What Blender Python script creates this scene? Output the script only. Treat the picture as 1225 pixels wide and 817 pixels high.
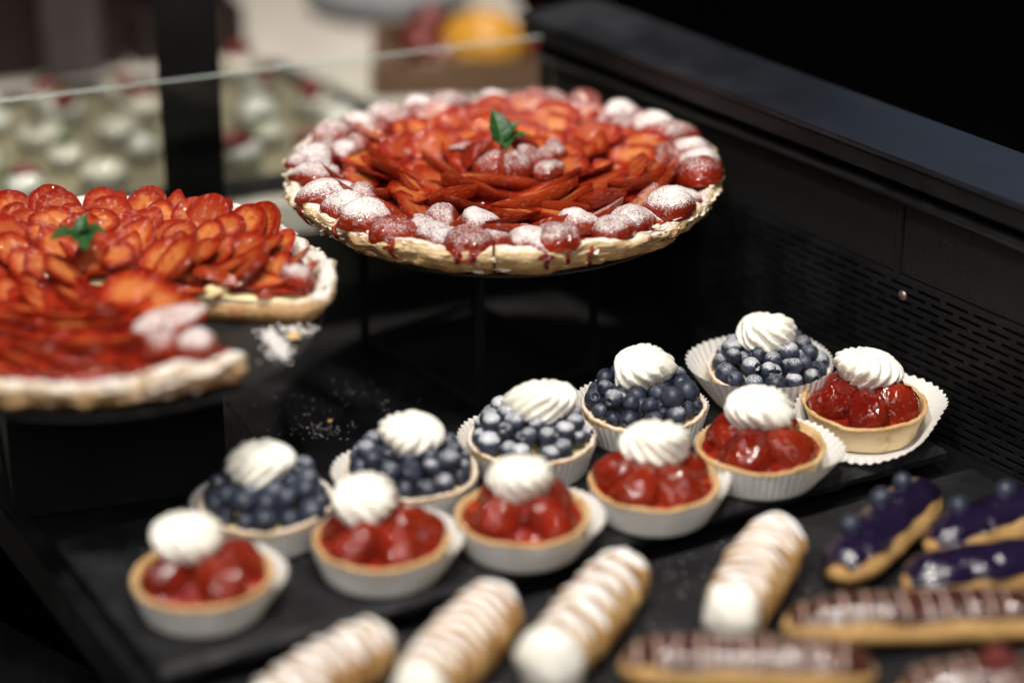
import bpy, math, random
from mathutils import Vector, Matrix, noise, Euler
R_ = math.radians
PI = math.pi
random.seed(7)

for o in list(bpy.data.objects):
    bpy.data.objects.remove(o)
sc = bpy.context.scene
COL = sc.collection

# ------------------------------------------------------------------ camera
cam_d = bpy.data.cameras.new('camera')
cam = bpy.data.objects.new('camera', cam_d)
COL.objects.link(cam)
cam.location = (0, 0, 0.696)
cam.rotation_euler = (R_(65), 0, 0)
cam_d.lens = 85.0
cam_d.sensor_width = 36.0
cam_d.clip_start = 0.05
cam_d.clip_end = 60
cam_d.dof.use_dof = True
cam_d.dof.focus_distance = 1.52
cam_d.dof.aperture_fstop = 1.55
sc.camera = cam

# ------------------------------------------------------------------ world (dim indoor air, no sky)
w = bpy.data.worlds.new('World')
sc.world = w
w.use_nodes = True
bgn = w.node_tree.nodes['Background']
bgn.inputs[0].default_value = (0.55, 0.62, 0.75, 1)
bgn.inputs[1].default_value = 0.008

# ------------------------------------------------------------------ lamps
def lamp(name, kind, loc, target, power, color=(1, 1, 1), size=0.1, size_y=None, spot=60, blend=0.6, spread=180):
    d = bpy.data.lights.new(name, kind)
    o = bpy.data.objects.new(name, d)
    COL.objects.link(o)
    o.location = loc
    v = Vector(target) - Vector(loc)
    o.rotation_euler = v.to_track_quat('-Z', 'Y').to_euler()
    d.energy = power
    d.color = color
    if kind == 'AREA':
        d.shape = 'RECTANGLE' if size_y else 'DISK'
        d.size = size
        if size_y:
            d.size_y = size_y
        d.spread = R_(spread)
    elif kind == 'SPOT':
        d.shadow_soft_size = size
        d.spot_size = R_(spot)
        d.spot_blend = blend
    return o

WARM = (1.0, 0.945, 0.87)
# ceiling downlights over the counter
lamp('downlight', 'SPOT', (-0.34, 0.62, 1.85), (-0.12, 1.25, 0), 80, WARM, size=0.075, spot=48)
lamp('downlight', 'SPOT', (0.24, 0.70, 1.85), (0.06, 1.32, 0), 80, WARM, size=0.075, spot=48)
lamp('downlight', 'SPOT', (-0.02, 1.25, 2.1), (-0.04, 1.45, 0), 22, WARM, size=0.08, spot=44)
# broad area light added behind the camera as soft front fill
lamp('front_fill', 'AREA', (-0.3, -1.3, 2.3), (0, 1.3, 0), 62, (1, 0.95, 0.89), size=3.2, size_y=2.0)
# lamp over the neighbouring counter
lamp('counter_downlight', 'SPOT', (-0.1, 2.35, 1.7), (-0.12, 2.2, 0), 66, (1.0, 0.93, 0.85), size=0.06, spot=56)
# cool window far behind, above the frame
lamp('window_light', 'AREA', (1.05, 4.2, 1.45), (0.25, 1.5, 0.1), 1.25, (0.45, 0.62, 1.0), size=0.8, size_y=0.7)

# ------------------------------------------------------------------ render settings
sc.render.engine = 'CYCLES'
vs = sc.view_settings
vs.view_transform = 'Standard'
vs.look = 'None'
vs.gamma = 1.0
vs.exposure = 0.0
vs.use_curve_mapping = False
sc.cycles.max_bounces = 6
sc.cycles.diffuse_bounces = 3
sc.cycles.glossy_bounces = 3
sc.cycles.transmission_bounces = 6
sc.cycles.transparent_max_bounces = 12
sc.cycles.caustics_reflective = False
sc.cycles.caustics_refractive = False

# ------------------------------------------------------------------ node helpers
class NT:
    def __init__(self, name):
        self.m = bpy.data.materials.new(name)
        self.m.use_nodes = True
        self.t = self.m.node_tree
        self.p = self.t.nodes['Principled BSDF']
        self.out = self.t.nodes['Material Output']
    def n(self, typ, **kw):
        nd = self.t.nodes.new(typ)
        for k, v in kw.items():
            setattr(nd, k, v)
        return nd
    def link(self, a, b):
        self.t.links.new(a, b)
    def put(self, sock, v):
        if isinstance(v, (int, float)):
            sock.default_value = v
        elif isinstance(v, (tuple, list)):
            if len(v) == 3 and sock.type == 'RGBA':
                v = (*v, 1)
            sock.default_value = v
        else:
            self.link(v, sock)
    def math(self, op, a, b=None, c=None, clamp=False):
        nd = self.n('ShaderNodeMath', operation=op, use_clamp=clamp)
        self.put(nd.inputs[0], a)
        if b is not None:
            self.put(nd.inputs[1], b)
        if c is not None:
            self.put(nd.inputs[2], c)
        return nd.outputs[0]
    def mix(self, f, a, b):
        nd = self.n('ShaderNodeMix', data_type='RGBA')
        self.put(nd.inputs[0], f)
        self.put(nd.inputs[6], a)
        self.put(nd.inputs[7], b)
        return nd.outputs[2]
    def obco(self):
        return self.n('ShaderNodeTexCoord').outputs['Object']
    def rndco(self, scale=(1, 1, 1)):
        """object coordinates shifted by a random amount for each object"""
        tc = self.obco()
        oi = self.n('ShaderNodeObjectInfo')
        r = self.math('MULTIPLY', oi.outputs['Random'], 7.3)
        mp = self.n('ShaderNodeMapping')
        self.link(tc, mp.inputs[0])
        cx = self.n('ShaderNodeCombineXYZ')
        for i in range(3):
            self.link(r, cx.inputs[i])
        self.link(cx.outputs[0], mp.inputs[1])
        mp.inputs[3].default_value = scale
        return mp.outputs[0]
    def noise(self, co, scale, detail=3, rough=0.55):
        nd = self.n('ShaderNodeTexNoise')
        self.link(co, nd.inputs['Vector'])
        nd.inputs['Scale'].default_value = scale
        nd.inputs['Detail'].default_value = detail
        nd.inputs['Roughness'].default_value = rough
        return nd.outputs[0]
    def voro(self, co, scale, out='Distance', feature='F1'):
        nd = self.n('ShaderNodeTexVoronoi', feature=feature)
        self.link(co, nd.inputs['Vector'])
        nd.inputs['Scale'].default_value = scale
        return nd.outputs[out]
    def ramp(self, v, lo, hi, a=0.0, b=1.0, smooth=True):
        nd = self.n('ShaderNodeMapRange')
        nd.interpolation_type = 'SMOOTHSTEP' if smooth else 'LINEAR'
        self.put(nd.inputs[0], v)
        self.put(nd.inputs[1], lo)
        self.put(nd.inputs[2], hi)
        nd.inputs[3].default_value = a
        nd.inputs[4].default_value = b
        return nd.outputs[0]
    def bump(self, h, strength=0.4, dist=0.001, prev=None):
        nd = self.n('ShaderNodeBump')
        nd.inputs['Strength'].default_value = strength
        nd.inputs['Distance'].default_value = dist
        self.put(nd.inputs['Height'], h)
        if prev is not None:
            self.link(prev, nd.inputs['Normal'])
        return nd.outputs[0]
    def up(self):
        g = self.n('ShaderNodeNewGeometry')
        s = self.n('ShaderNodeSeparateXYZ')
        self.link(g.outputs['Normal'], s.inputs[0])
        return s.outputs[2]
    def objdust(self):
        oi = self.n('ShaderNodeObjectInfo')
        s = self.n('ShaderNodeSeparateColor')
        self.link(oi.outputs['Color'], s.inputs[0])
        return s.outputs[0], s.outputs[1]
    def attr(self, name):
        a = self.n('ShaderNodeAttribute')
        a.attribute_name = name
        return a.outputs['Fac']
    def set(self, **kw):
        names = dict(color='Base Color', rough='Roughness', metal='Metallic', coat='Coat Weight', coat_rough='Coat Roughness',
                     sss='Subsurface Weight', sss_r='Subsurface Radius', sss_s='Subsurface Scale', normal='Normal',
                     spec='Specular IOR Level', trans='Transmission Weight', ior='IOR', coat_normal='Coat Normal', sheen='Sheen Weight')
        for k, v in kw.items():
            self.put(self.p.inputs[names[k]], v)
    def dustmask(self, co, amount, fine=1300, up_lo=-0.1):
        """powdered sugar: grains that lie on upward faces, clumped"""
        u = self.ramp(self.up(), up_lo, 0.9)
        clump = self.noise(co, 130, 3)
        grain = self.noise(co, fine, 2, 0.7)
        s = self.math('MULTIPLY', clump, 0.42)
        s = self.math('MULTIPLY_ADD', grain, 1.18, s)
        lvl = self.math('MULTIPLY', u, amount)
        th = self.math('SUBTRACT', 1.36, self.math('MULTIPLY', lvl, 0.82))
        return self.math('MULTIPLY', self.math('MULTIPLY', self.math('SUBTRACT', s, th), 3.6, clamp=True), 0.90)

SUGAR = (0.86, 0.83, 0.82)

# ------------------------------------------------------------------ materials
def m_black(name, col, rough, spec=0.5, noise_s=30, bump=0.0, bscale=400, dust=0.0):
    t = NT(name)
    co = t.obco()
    n = t.noise(co, noise_s, 4)
    c = t.mix(t.ramp(n, 0.35, 0.7), tuple(x * 0.75 for x in col), tuple(x * 1.3 for x in col))
    if dust:
        g = t.noise(co, 900, 2, 0.8)
        cl = t.noise(co, 22, 3)
        m = t.math('MULTIPLY', t.ramp(g, 0.66, 0.74), t.ramp(cl, 0.45, 0.75))
        c = t.mix(t.math('MULTIPLY', m, dust), c, (0.5, 0.48, 0.46))
    t.set(color=c, rough=t.ramp(n, 0.3, 0.75, rough * 0.8, rough * 1.25), spec=spec)
    if bump:
        t.set(normal=t.bump(t.noise(co, bscale, 4), bump, 0.001))
    return t.m

M = {}
M['slate'] = m_black('slate_stone', (0.013, 0.0135, 0.015), 0.55, 0.3, 25, 0.5, 160)
M['shelf'] = m_black('black_laminate', (0.006, 0.006, 0.007), 0.42, 0.35, 18, 0.05, 300, dust=0.5)
M['steel'] = m_black('black_powder_coat', (0.007, 0.007, 0.0075), 0.5, 0.3, 30, 0.15, 1500, dust=0.25)
M['lipm'] = m_black('dusty_black_rail', (0.012, 0.012, 0.013), 0.35, 0.5, 40, 0.2, 900, dust=1.0)
M['ledge'] = m_black('satin_black_ledge', (0.010, 0.011, 0.014), 0.36, 0.5, 12, 0.06, 700)
M['hollowshade'] = m_black('painted_hollow_shade', (0.003, 0.003, 0.003), 0.8, 0.1)  # near-black colour for the shade inside hole, slots and ledge gap
M['plate'] = m_black('black_plate', (0.014, 0.014, 0.015), 0.5, 0.4, 30, 0.2, 300)
M['post'] = m_black('black_post_paint', (0.006, 0.006, 0.006), 0.6, 0.2, 10)
M['darkwood'] = m_black('dark_stained_wood', (0.018, 0.010, 0.008), 0.5, 0.3, 14)
M['greycloth'] = m_black('grey_cloth', (0.10, 0.085, 0.085), 0.9, 0.1, 14)
M['floor'] = m_black('dark_room_floor', (0.012, 0.010, 0.009), 0.8, 0.1, 2)

t = NT('beige_counter')
n = t.noise(t.obco(), 6, 4)
t.set(color=t.mix(n, (0.66, 0.60, 0.53), (0.74, 0.68, 0.61)), rough=0.35)
M['beige'] = t.m

t = NT('clear_glass')
t.set(color=(0.93, 0.97, 0.95), rough=0.01, trans=1.0, ior=1.45)
# thin architectural glass: clear through, mirror at glancing angles
tr = t.n('ShaderNodeBsdfTransparent'); tr.inputs[0].default_value = (0.93, 0.955, 0.94, 1)
gl = t.n('ShaderNodeBsdfGlossy'); gl.inputs[0].default_value = (1, 1, 1, 1); gl.inputs['Roughness'].default_value = 0.02
fr = t.n('ShaderNodeFresnel'); fr.inputs[0].default_value = 1.45
mx = t.n('ShaderNodeMixShader')
t.link(fr.outputs[0], mx.inputs[0]); t.link(tr.outputs[0], mx.inputs[1]); t.link(gl.outputs[0], mx.inputs[2])
t.link(mx.outputs[0], t.out.inputs[0])
M['glass'] = t.m

t = NT('polished_glass_edge')
t.set(color=(0.62, 0.68, 0.65), rough=0.15, spec=0.9)
tr = t.n('ShaderNodeBsdfTransparent'); tr.inputs[0].default_value = (0.9, 0.95, 0.92, 1)
mx = t.n('ShaderNodeMixShader'); mx.inputs[0].default_value = 0.33
t.link(tr.outputs[0], mx.inputs[1]); t.link(t.p.outputs[0], mx.inputs[2]); t.link(mx.outputs[0], t.out.inputs[0])
M['glassedge'] = t.m

def m_strawberry_skin(name, glazed=True):
    t = NT(name)
    co = t.rndco((0.62, 1, 1))
    d, hue = t.objdust()
    v = t.voro(co, 330)
    seed = t.ramp(v, 0.16, 0.26, 1, 0)
    pit = t.ramp(v, 0.1, 0.5)
    big = t.noise(co, 60, 3)
    c = t.mix(t.ramp(big, 0.35, 0.7), (0.125, 0.005, 0.003), (0.25, 0.014, 0.006))
    c = t.mix(t.math('MULTIPLY', hue, 0.7), c, (0.38, 0.055, 0.014))
    c = t.mix(t.math('MULTIPLY', seed, 0.22), c, (0.48, 0.20, 0.05))
    dm = t.dustmask(co, d)
    c = t.mix(dm, c, SUGAR)
    inv = t.math('SUBTRACT', 1.0, dm)
    wob = t.noise(co, 190, 0)
    b = t.bump(t.math('ADD', pit, t.math('MULTIPLY', dm, 0.8)), 0.5, 0.0008)
    b2 = t.bump(t.math('ADD', wob, t.math('MULTIPLY', t.noise(co, 420, 0), 0.22)), 1.0, 0.0034)
    t.set(color=c, rough=t.math('MULTIPLY_ADD', dm, 0.5, 0.35), coat=t.math('MULTIPLY', inv, 1.0 if glazed else 0.25), coat_rough=0.03,
          normal=b, coat_normal=b2, spec=0.0)
    return t.m
M['berry'] = m_strawberry_skin('strawberry_skin')

t = NT('strawberry_flesh')
co = t.rndco()
d, hue = t.objdust()
core = t.attr('core')
nn = t.noise(co, 180, 3)
fib = t.noise(t.rndco((0.25, 1.6, 1)), 330, 2)
k = t.math('ADD', core, t.math('MULTIPLY', t.math('SUBTRACT', nn, 0.5), 0.9))
k = t.math('ADD', k, t.math('MULTIPLY', t.math('SUBTRACT', fib, 0.5), 0.45))
c = t.mix(t.ramp(k, 0.08, 0.5), (0.22, 0.010, 0.004), (0.40, 0.050, 0.013))
c = t.mix(t.ramp(k, 0.45, 0.95), c, (0.62, 0.21, 0.060))
c = t.mix(t.ramp(k, 1.0, 1.35, 0, 0.8), c, (0.78, 0.44, 0.22))
c = t.mix(t.math('MULTIPLY', t.math('SUBTRACT', 1.0, hue), 0.85), c, (0.28, 0.018, 0.007))
dm = t.dustmask(co, d)
c = t.mix(dm, c, SUGAR)
b2 = t.bump(t.math('ADD', t.noise(co, 170, 0), t.math('MULTIPLY', t.noise(co, 420, 0), 0.25)), 1.0, 0.0050)
t.set(color=c, rough=0.4, coat=t.math('MULTIPLY', t.math('SUBTRACT', 1.0, dm), 0.8), coat_rough=0.03, coat_normal=b2,
      normal=t.bump(t.math('ADD', nn, dm), 0.3, 0.0008), spec=0.0)
M['flesh'] = t.m

t = NT('red_fruit_jelly')
co = t.rndco()
nn = t.noise(co, 90, 3)
c = t.mix(t.ramp(nn, 0.35, 0.7), (0.16, 0.006, 0.004), (0.33, 0.028, 0.009))
t.set(color=c, rough=0.25, coat=1.0, coat_rough=0.04, coat_normal=t.bump(t.math('ADD', t.noise(co, 150, 0), t.math('MULTIPLY', t.noise(co, 400, 0), 0.25)), 1.0, 0.0055), normal=t.bump(nn, 0.5, 0.003), spec=0.0)
M['jelly'] = t.m

def m_pastry(name, lo, mid, hi, z0, z1, bump=0.6, bs=500, stain=0.0, dustamt=0.0, vert=True):
    """baked dough: colour by height (toasted edge), flakes, optional sugar"""
    t = NT(name)
    co = t.rndco()
    sx = t.n('ShaderNodeSeparateXYZ')
    t.link(t.obco(), sx.inputs[0])
    z = sx.outputs[2]
    n1 = t.noise(co, 70, 4)
    n2 = t.noise(co, bs, 4, 0.65)
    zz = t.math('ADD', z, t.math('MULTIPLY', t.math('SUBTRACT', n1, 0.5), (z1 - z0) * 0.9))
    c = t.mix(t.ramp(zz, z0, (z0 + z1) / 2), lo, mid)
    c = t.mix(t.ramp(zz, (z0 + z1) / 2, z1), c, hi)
    c = t.mix(t.ramp(n2, 0.5, 0.8), c, tuple(min(0.9, x * 1.18) for x in mid))
    if not vert:
        c = t.mix(t.ramp(n1, 0.50, 0.74, 0, 0.7), c, (0.46, 0.25, 0.085))
    if stain:
        st = t.noise(t.rndco((1, 1, 0.18)), 75, 2)
        c = t.mix(t.math('MULTIPLY', t.ramp(st, 0.62, 0.70), stain), c, (0.40, 0.05, 0.02))
    layers = t.noise(t.rndco((0.3, 0.3, 3.2)), 260, 3)
    if vert:
        dk = t.mix(t.ramp(layers, 0.36, 0.5, 0.55, 0), c, (0.36, 0.18, 0.06))
        c = dk
    dm = 0.0
    if dustamt:
        dm = t.dustmask(co, dustamt, up_lo=0.15)
        c = t.mix(dm, c, SUGAR)
    h = t.math('ADD', n2, t.math('MULTIPLY', layers, 1.6 if vert else 0.3))
    t.set(color=c, rough=0.62, normal=t.bump(h, bump, 0.0015), spec=0.35)
    return t.m

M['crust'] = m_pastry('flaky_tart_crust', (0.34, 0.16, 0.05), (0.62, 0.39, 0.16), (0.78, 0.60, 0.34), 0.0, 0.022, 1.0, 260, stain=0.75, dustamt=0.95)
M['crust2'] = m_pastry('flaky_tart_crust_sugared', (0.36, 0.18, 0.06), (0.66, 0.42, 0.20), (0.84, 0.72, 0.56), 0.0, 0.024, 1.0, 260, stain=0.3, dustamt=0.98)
M['shell'] = m_pastry('shortcrust', (0.80, 0.64, 0.40), (0.78, 0.59, 0.33), (0.62, 0.38, 0.16), 0.009, 0.0225, 0.5, 420, vert=False)
M['shell_sugar'] = m_pastry('shortcrust_sugared', (0.80, 0.62, 0.36), (0.76, 0.55, 0.28), (0.66, 0.42, 0.19), 0.009, 0.0225, 0.5, 420, dustamt=0.95, vert=False)
M['choux'] = m_pastry('baked_choux', (0.42, 0.23, 0.075), (0.56, 0.34, 0.13), (0.50, 0.27, 0.09), -0.012, 0.012, 0.7, 240, vert=False)

t = NT('custard')
t.set(color=(0.80, 0.66, 0.36), rough=0.4, sss=0.2, sss_s=0.004)
M['custard'] = t.m

t = NT('whipped_cream')
co = t.rndco()
n = t.noise(co, 700, 3)
t.set(color=(0.92, 0.895, 0.81), rough=0.5, spec=0.35, sss=0.3, sss_r=(1, 0.85, 0.6), sss_s=0.004, normal=t.bump(n, 0.25, 0.0006))
M['cream'] = t.m

t = NT('blueberry_skin')
co = t.rndco()
d, hue = t.objdust()
bl = t.noise(co, 150, 4)
c = t.mix(t.ramp(bl, 0.35, 0.72), (0.006, 0.008, 0.016), (0.040, 0.052, 0.085))
c = t.mix(t.math('MULTIPLY', hue, 0.3), c, (0.06, 0.078, 0.13))
dm = t.dustmask(co, d, fine=1500, up_lo=-0.2)
c = t.mix(t.math('MULTIPLY', dm, 0.9), c, (0.72, 0.74, 0.80))
t.set(color=c, rough=t.math('MULTIPLY_ADD', bl, 0.3, 0.28), spec=0.5, normal=t.bump(t.noise(co, 300, 3), 0.15, 0.0005))
M['blue'] = t.m

t = NT('waxed_white_paper')
t.set(color=(0.88, 0.87, 0.85), rough=0.6, spec=0.3)
trn = t.n('ShaderNodeBsdfTranslucent'); trn.inputs[0].default_value = (0.88, 0.84, 0.78, 1)
mx = t.n('ShaderNodeMixShader'); mx.inputs[0].default_value = 0.14
t.link(t.p.outputs[0], mx.inputs[1]); t.link(trn.outputs[0], mx.inputs[2]); t.link(mx.outputs[0], t.out.inputs[0])
M['paper'] = t.m

def m_horn():
    t = NT('spiral_puff_pastry')
    co = t.rndco()
    n2 = t.noise(co, 260, 4, 0.65)
    n1 = t.noise(co, 60, 3)
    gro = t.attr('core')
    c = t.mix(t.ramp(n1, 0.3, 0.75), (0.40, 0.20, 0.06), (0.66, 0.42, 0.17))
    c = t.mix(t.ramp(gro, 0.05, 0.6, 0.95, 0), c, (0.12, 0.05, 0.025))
    u = t.ramp(t.up(), 0.12, 0.88)
    s = t.math('ADD', t.math('MULTIPLY', gro, 1.4), t.math('MULTIPLY', n2, 0.6))
    th = t.math('SUBTRACT', 2.02, t.math('MULTIPLY', u, 1.0))
    dm = t.math('MULTIPLY', t.math('SUBTRACT', s, th), 8, clamp=True)
    c = t.mix(dm, c, (0.88, 0.86, 0.85))
    t.set(color=c, rough=0.65, spec=0.3, normal=t.bump(n2, 0.6, 0.0015))
    return t.m
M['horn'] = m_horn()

def m_glaze(name, a, b):
    t = NT(name)
    co = t.rndco()
    n = t.noise(co, 60, 3)
    t.set(color=t.mix(n, a, b), rough=0.22, coat=1.0, coat_rough=0.05, spec=0.5, coat_normal=t.bump(t.math('ADD', t.noise(co, 110, 0), t.math('MULTIPLY', t.noise(co, 260, 0), 0.3)), 1.0, 0.004),
          normal=t.bump(n, 0.3, 0.002))
    return t.m
M['stripe'] = m_glaze('pale_icing_stripe', (0.40, 0.27, 0.23), (0.52, 0.38, 0.33))
M['purple'] = m_glaze('violet_icing', (0.007, 0.004, 0.018), (0.016, 0.008, 0.036))
M['choc'] = m_glaze('chocolate_icing', (0.040, 0.012, 0.008), (0.080, 0.027, 0.018))

t = NT('mint_leaf_green')
co = t.rndco()
n = t.noise(co, 160, 3)
v = t.attr('core')
c = t.mix(n, (0.010, 0.045, 0.012), (0.035, 0.125, 0.030))
c = t.mix(t.ramp(v, 0.6, 1.0, 0, 0.6), c, (0.09, 0.20, 0.06))
t.set(color=c, rough=0.38, spec=0.5, normal=t.bump(t.math('ADD', n, v), 0.5, 0.0012), sss=0.05, sss_s=0.002)
M['mint'] = t.m

t = NT('sugar_grains')
t.set(color=SUGAR, rough=0.8)
M['sugar'] = t.m
t = NT('pastry_crumb')
t.set(color=(0.70, 0.46, 0.18), rough=0.7)
M['crumb'] = t.m
t = NT('lemon_peel')
co = t.obco()
t.set(color=t.mix(t.noise(co, 25, 2), (0.52, 0.22, 0.018), (0.62, 0.31, 0.035)), rough=0.4, normal=t.bump(t.noise(co, 380, 2), 0.4, 0.001))
M['lemon'] = t.m
t = NT('white_porcelain')
t.set(color=(0.62, 0.64, 0.68), rough=0.2, coat=0.4)
M['china'] = t.m
t = NT('crate_wood')
co = t.obco()
gr = t.noise(t.rndco((0.12, 1.5, 1.5)), 90, 4)
t.set(color=t.mix(gr, (0.07, 0.035, 0.018), (0.17, 0.09, 0.045)), rough=0.6, normal=t.bump(gr, 0.3, 0.001))
M['wood'] = t.m
t = NT('cup_cream')
t.set(color=(0.60, 0.56, 0.46), rough=0.3, coat=0.8)
M['cupcream'] = t.m
t = NT('cup_highlight_cream')
t.set(color=(0.70, 0.68, 0.62), rough=0.3, coat=0.9)  # whiter cream on some cups, standing in for their white highlights
M['cupwhite'] = t.m
t = NT('cup_porcelain')
t.set(color=(0.34, 0.33, 0.28), rough=0.1, coat=1.0)
M['cupglass'] = t.m
t = NT('dark_red_fruit')
co = t.rndco()
t.set(color=t.mix(t.noise(co, 80, 2), (0.10, 0.007, 0.007), (0.22, 0.02, 0.014)), rough=0.3, coat=0.7, normal=t.bump(t.voro(co, 260), 0.6, 0.0015))
M['redfruit'] = t.m
t = NT('steel_screw')
t.set(color=(0.30, 0.24, 0.22), rough=0.4, metal=0.8)
M['screw'] = t.m
t = NT('tray_pale_paper')
n = t.noise(t.obco(), 30, 3)
t.set(color=t.mix(n, (0.16, 0.13, 0.08), (0.34, 0.30, 0.20)), rough=0.6)
M['traypaper'] = t.m

# ------------------------------------------------------------------ mesh helpers
def mesh(name, V, F, mats, mi=None, core=None, smooth=True):
    me = bpy.data.meshes.new(name)
    me.from_pydata([tuple(v) for v in V], [], F)
    for m in (mats if isinstance(mats, (list, tuple)) else [mats]):
        me.materials.append(M[m])
    if mi:
        me.polygons.foreach_set('material_index', mi)
    if core:
        a = me.attributes.new('core', 'FLOAT', 'POINT')
        a.data.foreach_set('value', core)
    me.polygons.foreach_set('use_smooth', [smooth] * len(F))
    me.update()
    return me

def obj(name, me, parent=None, loc=None, mat=None):
    o = bpy.data.objects.new(name, me)
    COL.objects.link(o)
    if parent is not None:
        o.parent = parent
    if mat is not None:
        o.matrix_local = mat
    elif loc is not None:
        o.location = loc
    return o

def thing(name, label, cat, loc=(0, 0, 0), rz=0, group=None):
    o = bpy.data.objects.new(name, None)
    COL.objects.link(o)
    o.empty_display_size = 0.02
    o.location = loc
    o.rotation_euler = (0, 0, rz)
    return tag(o, label, cat, group)

def tag(o, label, cat, group=None):
    o['label'] = label
    o['category'] = cat
    if group:
        o['group'] = group
    return o

def struct(o):
    o['kind'] = 'structure'
    return o

def grid_faces(nr, nc, wrap=True, off=0):
    F = []
    for i in range(nr - 1):
        for j in range(nc if wrap else nc - 1):
            a = off + i * nc + j
            b = off + i * nc + (j + 1) % nc
            F.append((a, b, b + nc, a + nc))
    return F

def lathe(name, prof, n, mats, fn=None, smooth=True, mi=None):
    """prof: (r, z) list bottom to top; fn(r, z, ang, i) -> (r, z)"""
    V = []
    for i, (r, z) in enumerate(prof):
        for j in range(n):
            a = 2 * PI * j / n
            rr, zz = fn(r, z, a, i) if fn else (r, z)
            V.append((rr * math.cos(a), rr * math.sin(a), zz))
    F = grid_faces(len(prof), n)
    return mesh(name, V, F, mats, mi=mi, smooth=smooth)

def box_mesh(name, sx, sy, sz, mat, bev=0.0, centre=(0, 0, 0)):
    """bevelled box (chamfered edges) with z from 0 to sz unless centred elsewhere"""
    import bmesh
    bm = bmesh.new()
    bmesh.ops.create_cube(bm, size=1.0)
    for v in bm.verts:
        v.co = Vector((v.co.x * sx + centre[0], v.co.y * sy + centre[1], (v.co.z + 0.5) * sz + centre[2]))
    if bev:
        bmesh.ops.bevel(bm, geom=list(bm.edges), offset=bev, segments=2, affect='EDGES')
    me = bpy.data.meshes.new(name)
    bm.to_mesh(me)
    bm.free()
    me.materials.append(M[mat])
    return me

def frame(xax, zax, loc):
    """matrix from an x axis and an approximate z axis"""
    x = Vector(xax).normalized()
    z = Vector(zax)
    z = (z - x * z.dot(x)).normalized()
    y = z.cross(x)
    m = Matrix.Identity(4)
    for i in range(3):
        m[i][0], m[i][1], m[i][2], m[i][3] = x[i], y[i], z[i], loc[i]
    return m

def dusty(o, d, hue=None):
    o.color = (max(0, min(1.4, d)), random.random() if hue is None else hue, 0, 1)
    return o

def P(v, s, k=0.0):
    return noise.noise(Vector((v[0] * s + k, v[1] * s + k * 1.7, v[2] * s - k)))

# ------------------------------------------------------------------ strawberry pieces
def strawberry_mesh(name, L, W, D, seed, ns=13, na=11, concave=0.0, skinonly=False):
    """half a strawberry: long axis x (stem to tip), dome towards +z, cut face at z = 0"""
    rnd = random.Random(seed)
    k = seed * 3.1
    V, F, mi, core = [], [], [], []
    e1, e2 = rnd.uniform(0.36, 0.48), rnd.uniform(0.55, 0.72)
    sm = e1 / (e1 + e2)
    wm = sm ** e1 * (1 - sm) ** e2
    prof = []
    for i in range(ns):
        s = 0.5 - 0.5 * math.cos(PI * (i + 0.25) / (ns - 0.5))
        s = min(max(s, 0.004), 0.997)
        prof.append((s, s ** e1 * (1 - s) ** e2 / wm))
    bend = rnd.uniform(-0.15, 0.15)
    def pos(s, wv, c, h):
        x = (s - 0.5) * L
        y = c * wv * W + bend * W * (s - 0.5) ** 2 * 4
        return Vector((x, y, h * wv * D))
    for (s, wv) in prof:
        for j in range(na):
            a = PI * j / (na - 1)
            p = pos(s, wv, math.cos(a), math.sin(a))
            q = 1 + 0.24 * P(p, 75, k) + 0.07 * P(p, 260, k)
            p = Vector((p.x, p.y * q, p.z * q))
            V.append(p); core.append(0.0)
    F += [tuple(reversed(f)) for f in grid_faces(ns, na, wrap=False)]
    mi += [0] * len(F)
    # close stem and tip
    for base in (0, (ns - 1) * na):
        idx = [base + j for j in range(na)]
        F.append(tuple(idx if base == 0 else reversed(idx))); mi.append(0)
    # cut face with its own vertices
    off = len(V)
    nc = 9
    for i, (s, wv) in enumerate(prof):
        pa, pb = V[i * na], V[i * na + na - 1]
        for j in range(nc):
            c = j / (nc - 1)
            p = pa.lerp(pb, c)
            e = 1 - (2 * c - 1) ** 2
            lens = min(1, 4.2 * s * (1 - s))
            p = p + Vector((0, 0, concave * e * lens * W + 0.02 * W * P(p, 200, k)))
            V.append(p); core.append(max(0, e * lens))
    g = grid_faces(ns, nc, wrap=False, off=off)
    F += g
    mi += [1] * len(g)
    return mesh(name, V, F, ['berry', 'flesh'], mi=mi, core=core)

HALF = [strawberry_mesh('strawberry_half', L, W, D, i + 1) for i, (L, W, D) in enumerate(
    [(0.036, 0.0145, 0.0135), (0.033, 0.0155, 0.014), (0.039, 0.014, 0.013), (0.031, 0.0145, 0.0125)])]
WEDGE = [strawberry_mesh('strawberry_wedge', L, W, D, i + 21) for i, (L, W, D) in enumerate(
    [(0.042, 0.0125, 0.0075), (0.038, 0.0135, 0.0075), (0.046, 0.012, 0.007), (0.036, 0.012, 0.008)])]
SLICE = [strawberry_mesh('strawberry_slice', L, W, D, i + 41, concave=0.05) for i, (L, W, D) in enumerate(
    [(0.036, 0.0145, 0.0045), (0.033, 0.0155, 0.0042), (0.039, 0.0145, 0.005), (0.030, 0.0145, 0.004)])]
PLUMP = [strawberry_mesh('strawberry_plump', L, W, D, i + 61, ns=16, na=15) for i, (L, W, D) in enumerate(
    [(0.034, 0.0125, 0.0155), (0.032, 0.0135, 0.015), (0.035, 0.013, 0.016)])]

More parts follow.
